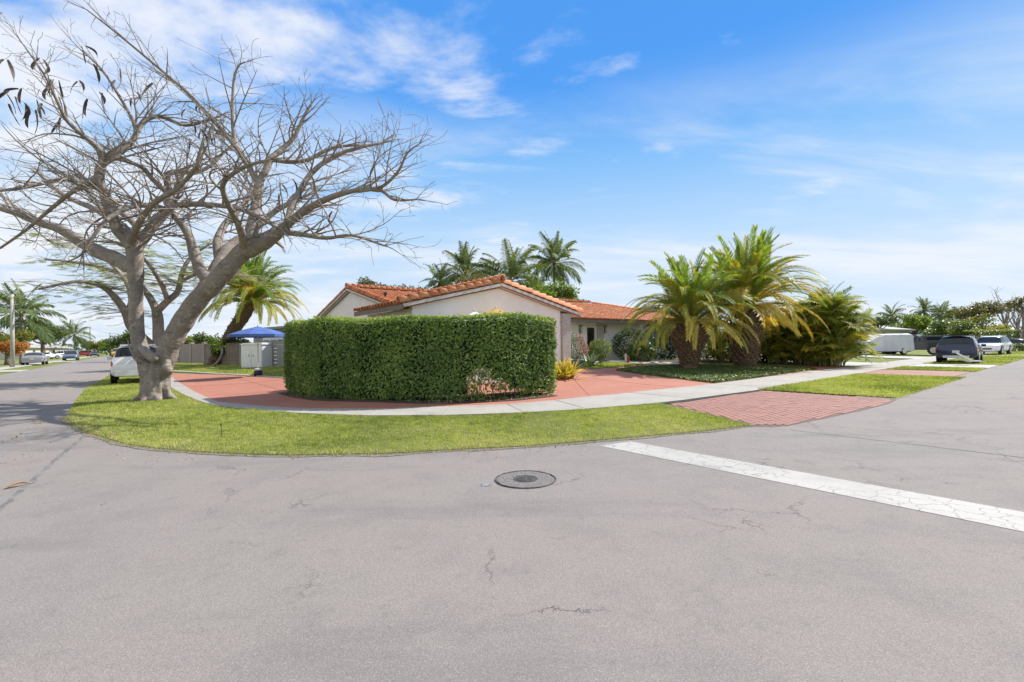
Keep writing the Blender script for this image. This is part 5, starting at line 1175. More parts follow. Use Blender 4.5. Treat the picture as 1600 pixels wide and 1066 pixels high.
# far row of greenery closing the view between things (far-off belt that reads as one mass)
tb = MB()
for (x0, x1, Y, h0) in ((-330, -120, 190, 7), (-120, 60, 150, 6), (60, 260, 120, 5.5), (180, 420, 190, 8), (-60, 200, 230, 9)):
    n = int((x1-x0)*26); x = rng.uniform(x0, x1, n); hh = h0*(.62+.5*np.array([mnoise.noise(Vector((q*.07, Y, 0)))+.5*mnoise.noise(Vector((q*.23, Y, 4))) for q in x])); z = rng.random(n)**.7*np.maximum(hh, 1.5)
    leaves(tb, np.stack([x, Y+rng.normal(0, 3, n), z], 1), .9, None, .4, 1.4)
tb.build('treeline', MT['far1'], None, False, 'stuff')

# left side of the left street
def pxG(px, py): x, y = G(px, py); return (x, y, 0.)
def coco_at(label, px, pyc, Y, n, seed, width, **k): return pxcoco(label, px, pyc, Y, n, seed, width, **k)
coco_at('big coconut palm behind the street lamp at the far left', 33, 492, 62, 26, 21, 84, group='coconut palms along the left street')
coco_at('small dark palm far down the left street past the parked cars', 116, 524, 118, 20, 22, 44, group='coconut palms along the left street', r=.12)
pxtree('tree', 'wide dark green tree behind the silver sedan', 66, 497, 545, 72, 70, 6500, .26, MT['far1'], 23, trunk_r=.25, tone=.65)
pxtree('tree', 'yellow-green bushy tree at the left edge behind the orange shrub', 10, 508, 556, 62, 58, 3800, .24, MT['far4'], 24, trunk_r=.2)
pxtree('shrub', 'orange-leaved young tree by the left street lawn', 17, 530, 562, 56, 50, 3000, .20, MT['far5'], 25, trunk_r=.13, cat='tree', tone=.45)
pxtree('tree', 'olive tree far down the left street above the dark car', 152, 526, 556, 40, 150, 1800, .5, MT['far4'], 26, trunk_r=.25, tone=.3)
pxtree('tree', 'dark tree beside the feathery poinciana trunk, far behind the white truck', 198, 508, 556, 54, 64, 3600, .26, MT['far1'], 27, trunk_r=.2, tone=.7)
pxtree('tree', 'low green tree at the far end of the left street', 172, 534, 553, 34, 140, 1300, .5, MT['far2'], 28, trunk_r=.2, tone=.4)
pxtree('tree', 'broad green tree behind the wooden fence left of the leaning palm', 318, 515, 560, 66, 52, 3600, .25, MT['far1'], 29, trunk_r=.2, tone=.6)
pxtree('tree', 'dense dark tree shading the fence under the leaning palm', 362, 520, 566, 58, 41, 3600, .22, MT['darkbush'], 30, trunk_r=.2, tone=.5)
pxtree('tree', 'olive tree behind the feathery poinciana, over the block wall', 282, 512, 560, 60, 60, 3000, .26, MT['far4'], 31, trunk_r=.2, tone=.2)

# ------------------------------------------------------------------ street lamp, poles and wires
def pole(name, label, px, pb, pt, r, Y=None, cat='pole', mt='offwhite', arm=None):
    x, y = G(px, pb) if Y is None else at(px, pb, Y)[:2]; t = at(px, pt, y); root = thing(name, label, cat, (x, y, 0)); mb = MB(); tube(mb, [(0, 0, -.1), (0, 0, t[2])], [r, r*.7], 10); mb.build('shaft', MT[mt], root, True); return root, t[2]
MT['concretepole'] = mat('concrete_pole', (.44, .41, .36), (.36, .335, .30), 2, .85)
sl, hh = pole('street_lamp', 'pale concrete street lamp pole with a long arm at the far left', 19.5, 572, 460, .19, 47, 'street lamp', 'concretepole')
arm = MB(); tube(arm, [(0, 0, hh-.3), (1.0, .6, hh+.0), (2.2, 1.2, hh+.02), (3.0, 1.6, hh-.05)], .05, 6); am = arm.build('arm', MT['concretepole'], sl, True)
ld = MB(); lathe(ld, [(0, -.5), (.09, -.45), (.15, -.1), (.13, .3), (0, .4)], 10, 'x', (3.1, 1.65, hh-.06)); ld.build('lamp_head', MT['offwhite'], am, True)
pole('utility_pole', 'thin utility pole far down the left street', 141, 555, 511, .16, 150, 'utility pole', 'wood')
pw, ph = pole('utility_pole', 'second thin pole beyond the bare branches on the left street', 172, 553, 520, .16, 175, 'utility pole', 'wood')
for k, (a, b, Ya, Yb, lab) in enumerate((((66, 520), (141, 513), 80, 150, 'upper thin cable running to the utility pole on the left street'), ((60, 527), (141, 520), 80, 150, 'lower thin cable running to the utility pole on the left street'), ((141, 513), (236, 522), 150, 60, 'thin cable crossing from the utility pole to the poincianas'))):
    A_, B_ = at(*a, Ya), at(*b, Yb); n = 14; t = np.linspace(0, 1, n)[:, None]; p = A_*(1-t)+B_*t; p[:, 2] -= (4*t[:, 0]*(1-t[:, 0]))*.7; mb = MB(); tube(mb, p, .022, 4); tag(mb.build('cable', MT['black']), lab, 'cable')
wp, wh = pole('marker_post', 'white square post on the neighbour lawn beside the covered van', 1353, 564, 513, .055, None, 'post', 'white')
cp_ = MB(); lathe(cp_, [(.07, wh-.0), (.08, wh+.04), (0, wh+.09)], 8); cp_.build('cap', MT['white'], wp)
sk = thing('survey_stake', 'thin dark stake stuck in the corner grass', 'stake', (*G(346.5, 685), 0)); mb = MB(); tube(mb, [(0, 0, -.05), (-.01, .0, .22)], .006, 5); mb.build('rod', MT['darkplastic'], sk)
mb = MB(); tube(mb, [(-.01, 0, .22), (-.012, 0, .245)], .010, 6); mb.build('cap', MT['darkplastic'], sk)

# ------------------------------------------------------------------ fences, shed and wall on the left of the lot
def seg3(pa, pb, Ya, Yb=None):
    a = at(pa[0], pa[1], Ya); b = at(pb[0], pb[1], Yb or Ya); return a, b
def fence(name, label, A_, B_, H, pitch, mt, horiz=True, cat='fence', gap=.02, post=True, cap=True, nb=None, th=.03):
    A_ = np.array([A_[0], A_[1], gz_(*A_[:2])]); B_ = np.array([B_[0], B_[1], gz_(*B_[:2])]); x = B_-A_; Ln = np.linalg.norm(x[:2]); root = thing(name, label, cat, A_, math.atan2(x[1], x[0])); np_ = max(1, round(Ln/pitch))
    for i in range(np_+1):
        if post: mb = MB(); box(mb, (i*Ln/np_, 0, (H+.05)/2), (.09, .09, H+.05)); mb.build('post', mt, root)
    if horiz:
        k = nb or 9; h = (H-.06)/k; mes = MB(); box(mes, (Ln/np_/2, 0, 0), (Ln/np_-.10, th, h-gap)); me = mes.mesh('slat', mt)
        for i in range(np_):
            for j in range(k): o = ob('slat', me, root); o.location = (i*Ln/np_, rng.normal(0, .003), .06+h*(j+.5))
    else:
        n = int(Ln/.14); mes = MB(); box(mes, (0, 0, H/2), (.128, th, H)); me = mes.mesh('board', mt)
        for i in range(n): o = ob('board', me, root); o.location = (.07+i*Ln/n, rng.normal(0, .004), rng.normal(0, .012)); o.rotation_euler = (rng.normal(0, .004), 0, 0)
    if cap: mb = MB(); box(mb, (Ln/2, 0, H+.03), (Ln, .12, .05)); mb.build('rail', mt, root)
    return root
bw_a, bw_b = at(262, 560, 47), at(320, 560, 43)
wl_ = thing('block_wall', 'tan block wall with pilasters behind the lawn, left of the leaning palm', 'wall', (bw_a[0], bw_a[1], .25), math.atan2(bw_b[1]-bw_a[1], bw_b[0]-bw_a[0])); Lw = np.linalg.norm((bw_b-bw_a)[:2])
bk = MB(); box(bk, (0, 0, 0), (.39, .2, .19)); bk = bk.mesh('block', MT['block'])
for r_ in range(9):
    for c_ in range(int(Lw/.4)):
        o = ob('block', bk, wl_); o.location = (.2+c_*.4+(.2 if r_ % 2 else 0), rng.normal(0, .004), .1+r_*.2)
for i in range(4): mb = MB(); box(mb, (i*Lw/3, 0, .98), (.44, .30, 1.96)); mb.build('pilaster', MT['block'], wl_)
mb = MB(); box(mb, (Lw/2, 0, .9), (Lw, .15, 1.78)); mb.build('mortar', MT['joint'], wl_)
fence('board_fence', 'weathered vertical board fence behind the leaning palm trunk', at(319, 560, 43), at(374, 560, 38.5), 1.85, 2.4, MT['wood'], False)
fence('slat_fence', 'grey horizontal slat fence between the white shed and the hedge', at(408, 560, 33.5), at(470, 560, 29.5), 1.78, 2.2, MT['grey'], True, nb=7)
fence('slat_fence', 'short grey slat fence between the board fence and the white shed', at(371, 560, 39), at(384, 560, 36.5), 1.6, 2.2, MT['grey'], True, nb=7)
# white resin shed with two doors
sa = at(377.5, 571, 32.6); sb_ = at(410, 571, 31.6); sang = math.atan2(sb_[1]-sa[1], sb_[0]-sa[0]); sl_ = np.linalg.norm((sb_-sa)[:2]); shed = thing('storage_shed', 'white resin storage shed with two doors beside the grey slat fence', 'shed', (sa[0], sa[1], gz_(sa[0], sa[1])), sang)
mb = MB(); box(mb, (sl_/2, .55, .84), (sl_, 1.1, 1.6)); mb.build('body', MT['white'], shed)
for k in range(2):
    mb = MB(); box(mb, (sl_*(.25+.5*k), -.02, .86), (sl_/2-.04, .04, 1.48)); dr = mb.build('door', MT['white'], shed)
    mb = MB(); box(mb, (sl_*(.5+.10*(k*2-1)), -.055, .9), (.03, .03, .16)); mb.build('handle', MT['grey'], dr)
mb = MB(); box(mb, (sl_/2, .53, 1.68), (sl_+.12, 1.22, .09)); box(mb, (sl_/2, .53, 1.74), (sl_-.1, 1., .05)); mb.build('roof', MT['white'], shed)
# patio roof/awning edge behind the shed with pale window band
ga = at(396, 520, 36.5); gb = at(450, 520, 33); an = math.atan2(gb[1]-ga[1], gb[0]-ga[0]); gl = np.linalg.norm((gb-ga)[:2]); car = thing('rear_building', 'low grey outbuilding with a white window band behind the shed and parasol', 'building', (ga[0], ga[1], .4), an)
mb = MB(); box(mb, (gl/2, 1.5, 1.25), (gl, 3, 2.5)); mb.build('wall', MT['grey'], car)
mb = MB(); box(mb, (gl/2, 1.4, 2.58), (gl+.5, 3.6, .16)); mb.build('roof', MT['fascia'], car)
mb = MB(); box(mb, (gl*.62, -.03, 1.55), (gl*.62, .05, .72)); wd = mb.build('window', MT['white'], car)
for k in range(3): mb = MB(); box(mb, (gl*(.42+.2*k), -.06, 1.6), (gl*.16, .02, .30)); mb.build('pane', MT['glass'], wd)

# ------------------------------------------------------------------ houses of the neighbours
def simple_house(name, label, pa, pb, Ya, Yb, H, depth, wallm, roofm, rise=1.1, windows=3, door=True, cat='house'):
    A_, B_ = at(*pa, Ya), at(*pb, Yb); x = B_-A_; Ln = np.linalg.norm(x[:2]); z = min(gz_(*A_[:2]), .4); root = thing(name, label, cat, (A_[0], A_[1], z), math.atan2(x[1], x[0]))
    mb = MB(); box(mb, (Ln/2, depth/2, H/2-.2), (Ln, depth, H+.4)); mb.build('wall', wallm, root)
    o_ = .6; V = [(-o_, -o_, H), (Ln+o_, -o_, H), (Ln+o_, depth+o_, H), (-o_, depth+o_, H), (depth*.3, depth/2, H+rise), (Ln-depth*.3, depth/2, H+rise), (-o_, -o_, H-.18), (Ln+o_, -o_, H-.18), (Ln+o_, depth+o_, H-.18), (-o_, depth+o_, H-.18)]
    mb = MB(); mb.add(V, [(0, 1, 5, 4), (1, 2, 5), (2, 3, 4, 5), (3, 0, 4), (6, 7, 1, 0), (7, 8, 2, 1), (8, 9, 3, 2), (9, 6, 0, 3), (9, 8, 7, 6)]); mb.build('roof', roofm, root)
    for k in range(windows):
        mb = MB(); box(mb, (Ln*(k+.7)/(windows+.6), -.02, H*.58), (1.5, .06, 1.1)); w_ = mb.build('window', MT['white'], root); mb = MB(); box(mb, (Ln*(k+.7)/(windows+.6), -.06, H*.58), (1.3, .03, .92)); mb.build('pane', MT['glass'], w_)
    if door: mb = MB(); box(mb, (Ln*.5, -.03, 1.02), (1., .08, 2.04)); mb.build('door', MT['fascia'], root)
    return root
MT['palegreen'] = mat('pale_green_stucco', (.52, .56, .42), (.48, .52, .39), 2, .85)
MT['paleaqua'] = mat('pale_aqua_stucco', (.42, .56, .56), (.38, .52, .52), 2, .85)
MT['cream'] = mat('cream_stucco', (.60, .54, .43), (.55, .50, .40), 2, .85)
MT['greyroof'] = mat('pale_grey_roof', (.42, .40, .37), (.34, .32, .30), 3, .85)
simple_house('neighbour_house', 'pale green low house with a light grey roof behind the covered van', (1338, 540), (1420, 540), 58, 66, 2.5, 9, MT['palegreen'], MT['greyroof'], .9, 3)
simple_house('neighbour_house', 'small pale aqua house half hidden behind the dark pickup', (1449, 540), (1476, 540), 84, 92, 2.7, 8, MT['paleaqua'], MT['greyroof'], .9, 1, False)
simple_house('neighbour_house', 'cream bungalow behind the cars parked on the left street', (40, 552), (108, 552), 100, 128, 2.6, 9, MT['cream'], MT['greyroof'], .8, 4)
simple_house('neighbour_house', 'grey house shaded by bare trees at the far right', (1578, 540), (1640, 540), 78, 84, 2.7, 9, MT['stone'], MT['greyroof'], .9, 2)

# right-hand distance
def ct(*a, **k): return pxcoco(*a, **k)
ct('small dark coconut palm over the pale green house roof', 1393, 493, 92, 20, 41, 32, group='palms on the right street')
ct('dark-headed palm left of the big mixed shrubbery', 1444, 486, 86, 30, 42, 34, group='palms on the right street', r=.2)
ct('dark palm tucked just right of the dark-headed palm', 1470, 492, 84, 24, 43, 34, group='palms on the right street', r=.2)
pxtree('tree', 'bright green round tree behind the dark pickup', 1427, 482, 530, 72, 70, 5200, .26, MT['far2'], 44, trunk_r=.2, tone=.45)
pxtree('tree', 'small dark tree beside the areca palms near the pale green house', 1372, 484, 522, 50, 62, 2600, .24, MT['far1'], 45, trunk_r=.15, lobes=6)
pxtree('tree', 'dense mixed green tree behind the navy car', 1486, 490, 548, 82, 62, 6500, .26, MT['bush'], 46, trunk_r=.2, tone=.5)
pxtree('tree', 'rust-tinged green tree right of the dense mixed tree', 1514, 488, 538, 66, 64, 4800, .24, MT['far4'], 47, trunk_r=.2, tone=.25)
pxtree('tree', 'big flat-topped brownish tree above the clipped hedge on the right', 1521, 467, 510, 100, 86, 6500, .34, MT['far6'], 48, trunk_r=.4, tone=.45, flat=.7)
pxtree('tree', 'yellow-green bushy tree behind the clipped hedge', 1552, 501, 532, 60, 72, 3800, .24, MT['far4'], 49, trunk_r=.2, tone=.5)
pxtree('tree', 'brown half-bare tree at the right edge of the view', 1600, 458, 494, 46, 62, 1500, .24, MT['far6'], 50, trunk_r=.28, tone=.5, lobes=7, bark='bark')
def bare_tree(label, px, pb, pt, Y, width, seed):
    g = np.random.default_rng(seed); t = at(px, pt, Y); b = at(px, pb, Y); root = thing('bare_tree', label, 'tree', (t[0], Y, 0)); H = t[2]; mb = MB(); W_ = width/2*Y/F
    tube(mb, [(0, 0, -.1), (0, 0, H*.25), (.1, 0, H*.42)], [.28, .22, .18], 8); mb.build('trunk', MT['bark'], root, True)
    for k in range(9):
        x = g.uniform(-1, 1)*W_; h = H*g.uniform(.72, 1.); p0 = np.array([.05, 0, H*g.uniform(.25, .42)]); p1 = np.array([x*.6, g.normal(0, .6), (p0[2]+h)*.5]); p2 = np.array([x, g.normal(0, .8), h]); mb = MB(); p, q = smooth_pl(np.array([p0, p1, p2]), np.array([.12, .07, .02])); tube(mb, p, q, 5)
        for j in range(7): i = int(g.integers(2, len(p))); d = np.array([g.normal(0, .5), g.normal(0, .5), .9])*g.uniform(.5, 1.4); tube(mb, [p[i], p[i]+d*.5+g.normal(0, .05, 3), p[i]+d], [.03, .02, .008], 3, False)
        mb.build('branch', MT['bark'], root)
bare_tree('bare upright tree with thin straight branches right of the clipped hedge', 1569, 545, 452, 82, 44, 61)
bare_tree('bare pale tree at the right edge over the dark parked car', 1589, 545, 470, 70, 34, 62)
# clipped hedge by the white car
ha, hb = at(1522, 540, 56), at(1577, 540, 60); hx = hb-ha; hL = np.linalg.norm(hx[:2]); fh = thing('hedge', 'far box-clipped hedge with yellowish top behind the white car', 'hedge', (ha[0], ha[1], 0), math.atan2(hx[1], hx[0]))
n = 5200; c = np.stack([rng.random(n)*hL, rng.uniform(-1, 1, n), rng.random(n)*2.45], 1); k = rng.integers(0, 4, n); c[k == 0, 1] = -.9; c[k == 1, 2] = 2.45; c[k == 2, 0] = hL; c += rng.normal(0, .06, c.shape); c[:, 2] = np.abs(c[:, 2])
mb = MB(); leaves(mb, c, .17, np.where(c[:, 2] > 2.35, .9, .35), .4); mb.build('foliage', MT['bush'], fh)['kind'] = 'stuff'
for k in range(8): mb = MB(); tube(mb, [(hL*(k+.5)/8, 0, 0), (hL*(k+.5)/8+.05, 0, 1.2)], .04, 5); mb.build('stem', MT['twig'], fh)
for k, (px, lab) in enumerate(((1560, 'low green shrub at the foot of the bare tree, nearer the white car'), (1590, 'low green shrub at the right edge beside the dark parked car'))):
    x = at(px, 552, 52+k*2); ball_bush('shrub', lab, (x[0], x[1], 0), (1.6, 1., .45), 1200, .16, MT['bush'], 'shrub', .4)

# ------------------------------------------------------------------ vehicles
def vehicle(name, label, cat, loc, rz, L_, W_, H_, style, paint, group=None, wheel=.34, plate=True, lights=True, glass='glass', clad=False, rear_glass=True):
    """body lofted through cross-sections; x forward. style: suv, sedan, truck"""
    root = thing(name, label, cat, loc, rz, group); h = L_/2; hw = W_/2
    S = {  # x, bottom, belt, top, belt half-width, top half-width
     'suv': [(-h, .42, .80, .84, .90, .80), (-h+.05, .34, .98, 1.02, .97, .84), (-h+.10, .32, H_*.60, H_*.66, .99, .84), (-h+.36, .32, H_*.62, H_*.95, 1, .72), (-h+1.1, .30, H_*.605, H_*.995, 1, .72), (-.1, .28, H_*.60, H_, 1, .72), (.45, .28, H_*.59, H_*.955, 1, .71), (h*.56, .28, H_*.585, H_*.61, 1, .84), (h*.72, .30, H_*.56, H_*.585, .99, .80), (h*.90, .32, H_*.50, H_*.525, .95, .74), (h-.05, .32, H_*.42, H_*.45, .86, .70), (h, .36, H_*.36, H_*.38, .80, .66)],
     'sedan': [(-h, .40, .74, .78, .86, .72), (-h+.06, .32, .90, .95, .94, .78), (-h+.5, .30, H_*.68, H_*.72, .98, .76), (-h+.72, .28, H_*.67, H_*.75, .99, .74), (-h+1.35, .26, H_*.66, H_*.95, 1, .68), (-.35, .25, H_*.65, H_, 1, .68), (.25, .25, H_*.64, H_*.97, 1, .67), (h*.50, .25, H_*.63, H_*.66, 1, .80), (h*.70, .27, H_*.60, H_*.63, .98, .78), (h*.90, .30, H_*.52, H_*.55, .93, .72), (h-.04, .32, H_*.44, H_*.46, .84, .66), (h, .36, H_*.36, H_*.38, .78, .62)]}[style]
    ring = lambda s: np.array([(0, s[1]), (.80*hw*s[4], s[1]), (.985*hw*s[4], s[1]+.12), (hw*s[4], (s[1]+s[2])*.5), (hw*s[4]*.985, s[2]-.05), (hw*s[4]*.945, s[2]), (hw*(s[4]*.945*.25+s[5]*.75)-.01, s[2]+(s[3]-s[2])*.72), (hw*s[5]*.93, s[3]-.035*min(1, (s[3]-s[2])*4)), (hw*s[5]*.6, s[3]+.004), (0, s[3]+.012)])
    rings = np.array([np.c_[np.full(10, s[0]), ring(s)] for s in S]); n = len(S)
    full = np.concatenate([rings, rings[:, -2:0:-1]*np.array([1, -1, 1])], 1); m_ = full.shape[1]
    KD = 3
    def cr(A, closed):       # Catmull-Rom along the first axis, softened where it would overshoot
        k = len(A); out = []
        for i in range(k if closed else k-1):
            g_ = lambda q: A[q % k] if closed else A[min(max(q, 0), k-1)]
            a, b, c, d = g_(i-1), g_(i), g_(i+1), g_(i+2)
            for t in np.arange(KD)/KD:
                cv = .5*((2*b)+(-a+c)*t+(2*a-5*b+4*c-d)*t*t+(-a+3*b-3*c+d)*t**3); out.append(.6*cv+.4*(b*(1-t)+c*t))
        if not closed: out.append(A[-1])
        return np.array(out)
    dn = cr(full, False); dn = cr(dn.transpose(1, 0, 2), True).transpose(1, 0, 2); nd_, md_ = dn.shape[:2]
    mb = MB(); mb.add(dn.reshape(-1, 3), [(i*md_+j, (i+1)*md_+j, (i+1)*md_+(j+1) % md_, i*md_+(j+1) % md_) for i in range(nd_-1) for j in range(md_)]+[tuple(range(md_)), tuple(range((nd_-1)*md_, nd_*md_))[::-1]])
    body = mb.build('body', paint, root, True)
    body.data.polygons.foreach_set('use_smooth', np.ones(len(body.data.polygons), bool))
    try: body.data.set_sharp_from_angle(angle=R_(38))
    except Exception: pass
    def Sf(i, j):
        i = min(max(i, 0), n-1.0001)*KD; a = int(i); f = i-a; j = (j*KD) % md_; b = int(j); g = j-b; b2 = (b+1) % md_
        return (dn[a, b]*(1-g)+dn[a, b2]*g)*(1-f)+(dn[a+1, b]*(1-g)+dn[a+1, b2]*g)*f
    def patch(nm, i0, i1, j0, j1, mt, off=.014, ni=8, nj=6, par=None):
        I = np.linspace(i0, i1, ni+1); J = np.linspace(j0, j1, nj+1); V = np.array([[Sf(i, j) for j in J] for i in I]); e = 1e-2
        Nn = np.array([[np.cross(Sf(i+e, j)-Sf(i-e, j), Sf(i, j+e)-Sf(i, j-e)) for j in J] for i in I]); Nn /= np.linalg.norm(Nn, axis=2)[..., None]+1e-9; c = dn.mean((0, 1)); Nn *= np.sign(((V-c)*Nn).sum(2))[..., None]; V = V+Nn*off
        k = nj+1; q = MB(); q.add(V.reshape(-1, 3), [(a*k+b, (a+1)*k+b, (a+1)*k+b+1, a*k+b+1) for a in range(ni) for b in range(nj)]); return q.build(nm, mt, par or root, True)
    tg = 2 if style == 'suv' else 3
    G_ = MT[glass]
    if style == 'suv':
        if rear_glass: patch('rear_window', 2.12, 2.90, 6.0, m_-6.0, G_, .018, 8, 20)
        patch('windscreen', 6.06, 6.92, 5.6, m_-5.6, G_, .022, 10, 24)
        for sg in (0, 1):
            J = lambda a, b: (a, b) if sg == 0 else (m_-b, m_-a)
            patch('side_window', 3.15, 4.0, *J(5.2, 6.85), G_); patch('side_window', 4.1, 4.98, *J(5.2, 6.85), G_); patch('side_window', 5.08, 6.5, *J(5.2, 6.6), G_)
    else:
        patch('rear_window', 3.1, 3.95, 5.6, m_-5.6, G_, .022, 10, 24); patch('windscreen', 6.06, 6.92, 5.6, m_-5.6, G_, .022, 10, 24)
        for sg in (0, 1):
            J = lambda a, b: (a, b) if sg == 0 else (m_-b, m_-a)
            patch('side_window', 3.6, 4.95, *J(5.2, 6.75), G_); patch('side_window', 5.05, 6.5, *J(5.2, 6.6), G_)
    for sg in (0, 1):
        J = lambda a, b: (a, b) if sg == 0 else (m_-b, m_-a)
        patch('headlight', n-3.1, n-2.05, *J(3.6, 4.8), MT['clear'], .006)
        patch('tail_light', .55 if style == 'suv' else .35, 1.9 if style == 'suv' else 1.35, *J(3.5, 4.7), MT['redlens'], .006)
        patch('fog_grille', n-1.6, n-1.1, *J(1.6, 2.6), MT['darkplastic'], .006)
        patch('sill', 1.5, n-2.6, *J(1.0, 2.0), MT['darkplastic'] if clad else paint, .006, 16, 2)
        mr = MB(); y = (hw+.10)*(1 if sg == 0 else -1); box(mr, (L_*.13+.12, y, H_*.63), (.14, .22, .14)); mr.build('wing_mirror', MT['darkplastic'] if clad else paint, root)
        for k in range(2): hd_ = MB(); box(hd_, (-.55+k*1.05, (hw*.992)*(1 if sg == 0 else -1), H_*.56), (.18, .03, .035)); hd_.build('door_handle', MT['chrome'], root)
    fz = S[-1]; rz_ = S[0]
    g = MB(); box(g, (h+.004, 0, (fz[1]+fz[2])*.5+.06), (.03, W_*.52, .14)); g.build('grille', MT['darkplastic'], root)
    g = MB(); box(g, (h-.02, 0, fz[1]+.05), (.10, W_*.74, .14)); g.build('bumper', MT['darkplastic'] if clad else paint, root)
    g = MB(); box(g, (-h+.01, 0, rz_[1]+.03), (.10, W_*.84, .20)); g.build('bumper', MT['darkplastic'] if clad else paint, root)
    if plate: g = MB(); box(g, (-h-.012, 0, .70), (.02, .32, .15)); g.build('number_plate', MT['plate'], root)
    if style == 'suv':
        g = MB(); box(g, (-h+.40, 0, H_-.005), (.34, W_*.66, .05)); g.build('spoiler', paint, root)
        if clad: g = MB(); box(g, (-h+.0, 0, .40), (.10, W_*.62, .14)); g.build('skid_plate', MT['offwhite'], root)
        for sg in (-1, 1): g = MB(); tube(g, [(-h+.7, sg*hw*.62, H_+.0), (-h+.85, sg*hw*.63, H_+.05), (.0, sg*hw*.63, H_+.05), (.3, sg*hw*.62, H_-.01)], .018, 5); g.build('roof_rail', MT['darkplastic'], root)
    wheels(root, L_*.29, -L_*.30, hw, wheel); return root
def wheels(root, xf, xr, hw, R, arch=True, both=True):
    for x in (xf, xr):
        for sg in (-1, 1):
            y = sg*(hw-.10)
            if arch: a = MB(); lathe(a, [(0, -.02), (R*1.17, -.02), (R*1.17, .02), (0, .02)], 22, 'y', (x, sg*(hw-.012), R+.03)); a.build('wheel_arch', MT['darkplastic'], root)
            t = MB(); lathe(t, [(R*.62, -.11), (R*.93, -.115), (R, -.08), (R, .08), (R*.93, .115), (R*.62, .11)], 22, 'y', (x, y, R)); w_ = t.build('tyre', MT['black'], root, True)
            r = MB(); yy = y+sg*.118; lathe(r, [(R*.64, -.012), (R*.66, .004), (R*.58, .006)], 20, 'y', (x, yy, R))
            for k in range(5):
                a = k*2*math.pi/5; c_, s_ = math.cos(a), math.sin(a); box(r, (x+c_*R*.33, yy+sg*.004, R+s_*R*.33), (R*.62, .022, R*.16), [[c_, 0, s_], [0, 1, 0], [-s_, 0, c_]])
            box(r, (x, yy+sg*.006, R), (R*.24, .03, R*.24)); r.build('rim', MT['chrome'], w_)
PT = {k: carpaint(k+'_car_paint', c) for k, c in dict(white=(.72, .72, .71), silver=(.30, .31, .33), bluegrey=(.10, .14, .19), dark=(.035, .037, .043), navy=(.010, .020, .060), red=(.28, .03, .025), charcoal=(.03, .032, .037), yellow=(.52, .30, .03)).items()}
hd1, hd2 = AZ1, AZ2
# left street
x, y = at(216, 598, 23.2)[:2]
su = vehicle('parked_suv', 'white full-size suv seen from behind, half hidden by the bare tree trunk', 'suv', (x, y, .03), hd1, 5.0, 1.94, 1.74, 'suv', PT['white'], 'vehicles parked along the left street', .40, clad=False)
for px, py, lab, ty, pt, face in ((55, 570, 'silver sedan parked on the verge of the left street beyond the orange tree', 'sedan', 'silver', 0), (111, 563, 'blue-grey suv facing the camera, parked past the silver sedan', 'suv', 'bluegrey', 1), (148, 557, 'dark sedan farthest along the row on the left street', 'sedan', 'dark', 1)):
    x, y = G(px, py); vehicle('parked_suv' if ty == 'suv' else 'parked_sedan', lab, 'suv' if ty == 'suv' else 'car', (x, y, .0), hd1+math.pi*face, 4.7, 1.86, 1.68 if ty == 'suv' else 1.46, ty, PT[pt], 'vehicles parked along the left street')
for px, Y, lab, ty, pt, dr in ((72, 98, 'white sedan in the driveway behind the silver sedan', 'sedan', 'white', .6), (96, 112, 'white suv in the driveway left of the blue-grey suv', 'suv', 'white', .5), (129, 140, 'red suv parked off the road behind the dark sedan', 'suv', 'red', .3)):
    p = at(px, 556, Y); vehicle('parked_suv' if ty == 'suv' else 'parked_sedan', lab, 'suv' if ty == 'suv' else 'car', (p[0], p[1], 0), hd1+math.pi/2+dr, 4.7, 1.86, 1.75 if ty == 'suv' else 1.46, ty, PT[pt], 'cars in the driveways on the left street')
p = at(183, 552, 118); tr = vehicle('yellow_truck', 'yellow truck at the far end of the left street beside the white suv', 'truck', (p[0], p[1], 0), hd1+math.pi, 5.4, 2.1, 2.1, 'suv', PT['yellow'], None, .42)
# right street
x, y = G(1500, 566.5); nv_ = vehicle('parked_suv', 'navy blue suv seen from behind on the right verge', 'suv', (x, y, .03), hd2+.06, 4.6, 1.88, 1.66, 'suv', PT['navy'], 'cars parked on the right verge', .37, clad=True)
x, y = G(1549, 554.5); wv_ = vehicle('parked_suv', 'white suv with a dark windscreen facing the camera on the right verge', 'suv', (x, y, .03), hd2+math.pi-.10, 4.6, 1.94, 1.68, 'suv', PT['white'], 'cars parked on the right verge', .39, plate=False)
p = at(1583, 549, 56); vehicle('parked_sedan', 'black car at the right edge beyond the white suv', 'car', (p[0], p[1], 0), hd2+1.2, 4.6, 1.85, 1.42, 'sedan', PT['charcoal'], 'cars parked on the right verge')
# dark pickup with a bed cap
x, y = at(1425, 549, 45.5)[:2]; pz = gz_(x, y)
pk = thing('pickup_truck', 'dark grey pickup with a bed cover parked beyond the covered van', 'pickup truck', (x, y, pz), hd1+.0)
def prof_body(nm, prof, hw, mt, par, taper=.0):
    P = np.array(prof); k = len(P); mb = MB(); zt_ = P[:, 1]; w_ = hw*(1-taper*np.clip((zt_-1.1)/.8, 0, 1)); V = np.concatenate([np.c_[P[:, 0], w_, P[:, 1]], np.c_[P[:, 0], -w_, P[:, 1]]]); mb.add(V, [tuple(range(k))[::-1], tuple(range(k, 2*k))]+[(i, (i+1) % k, k+(i+1) % k, k+i) for i in range(k)])
    o = mb.build(nm, mt, par); bv = o.modifiers.new('b', 'BEVEL'); bv.width = .05; bv.segments = 2; bv.limit_method = 'ANGLE'; return o
prof_body('body', [(-2.8, .55), (-2.8, 1.18), (-.75, 1.22), (.9, 1.20), (2.5, 1.12), (2.85, .98), (2.85, .45), (-2.6, .45)], .98, PT['charcoal'], pk)
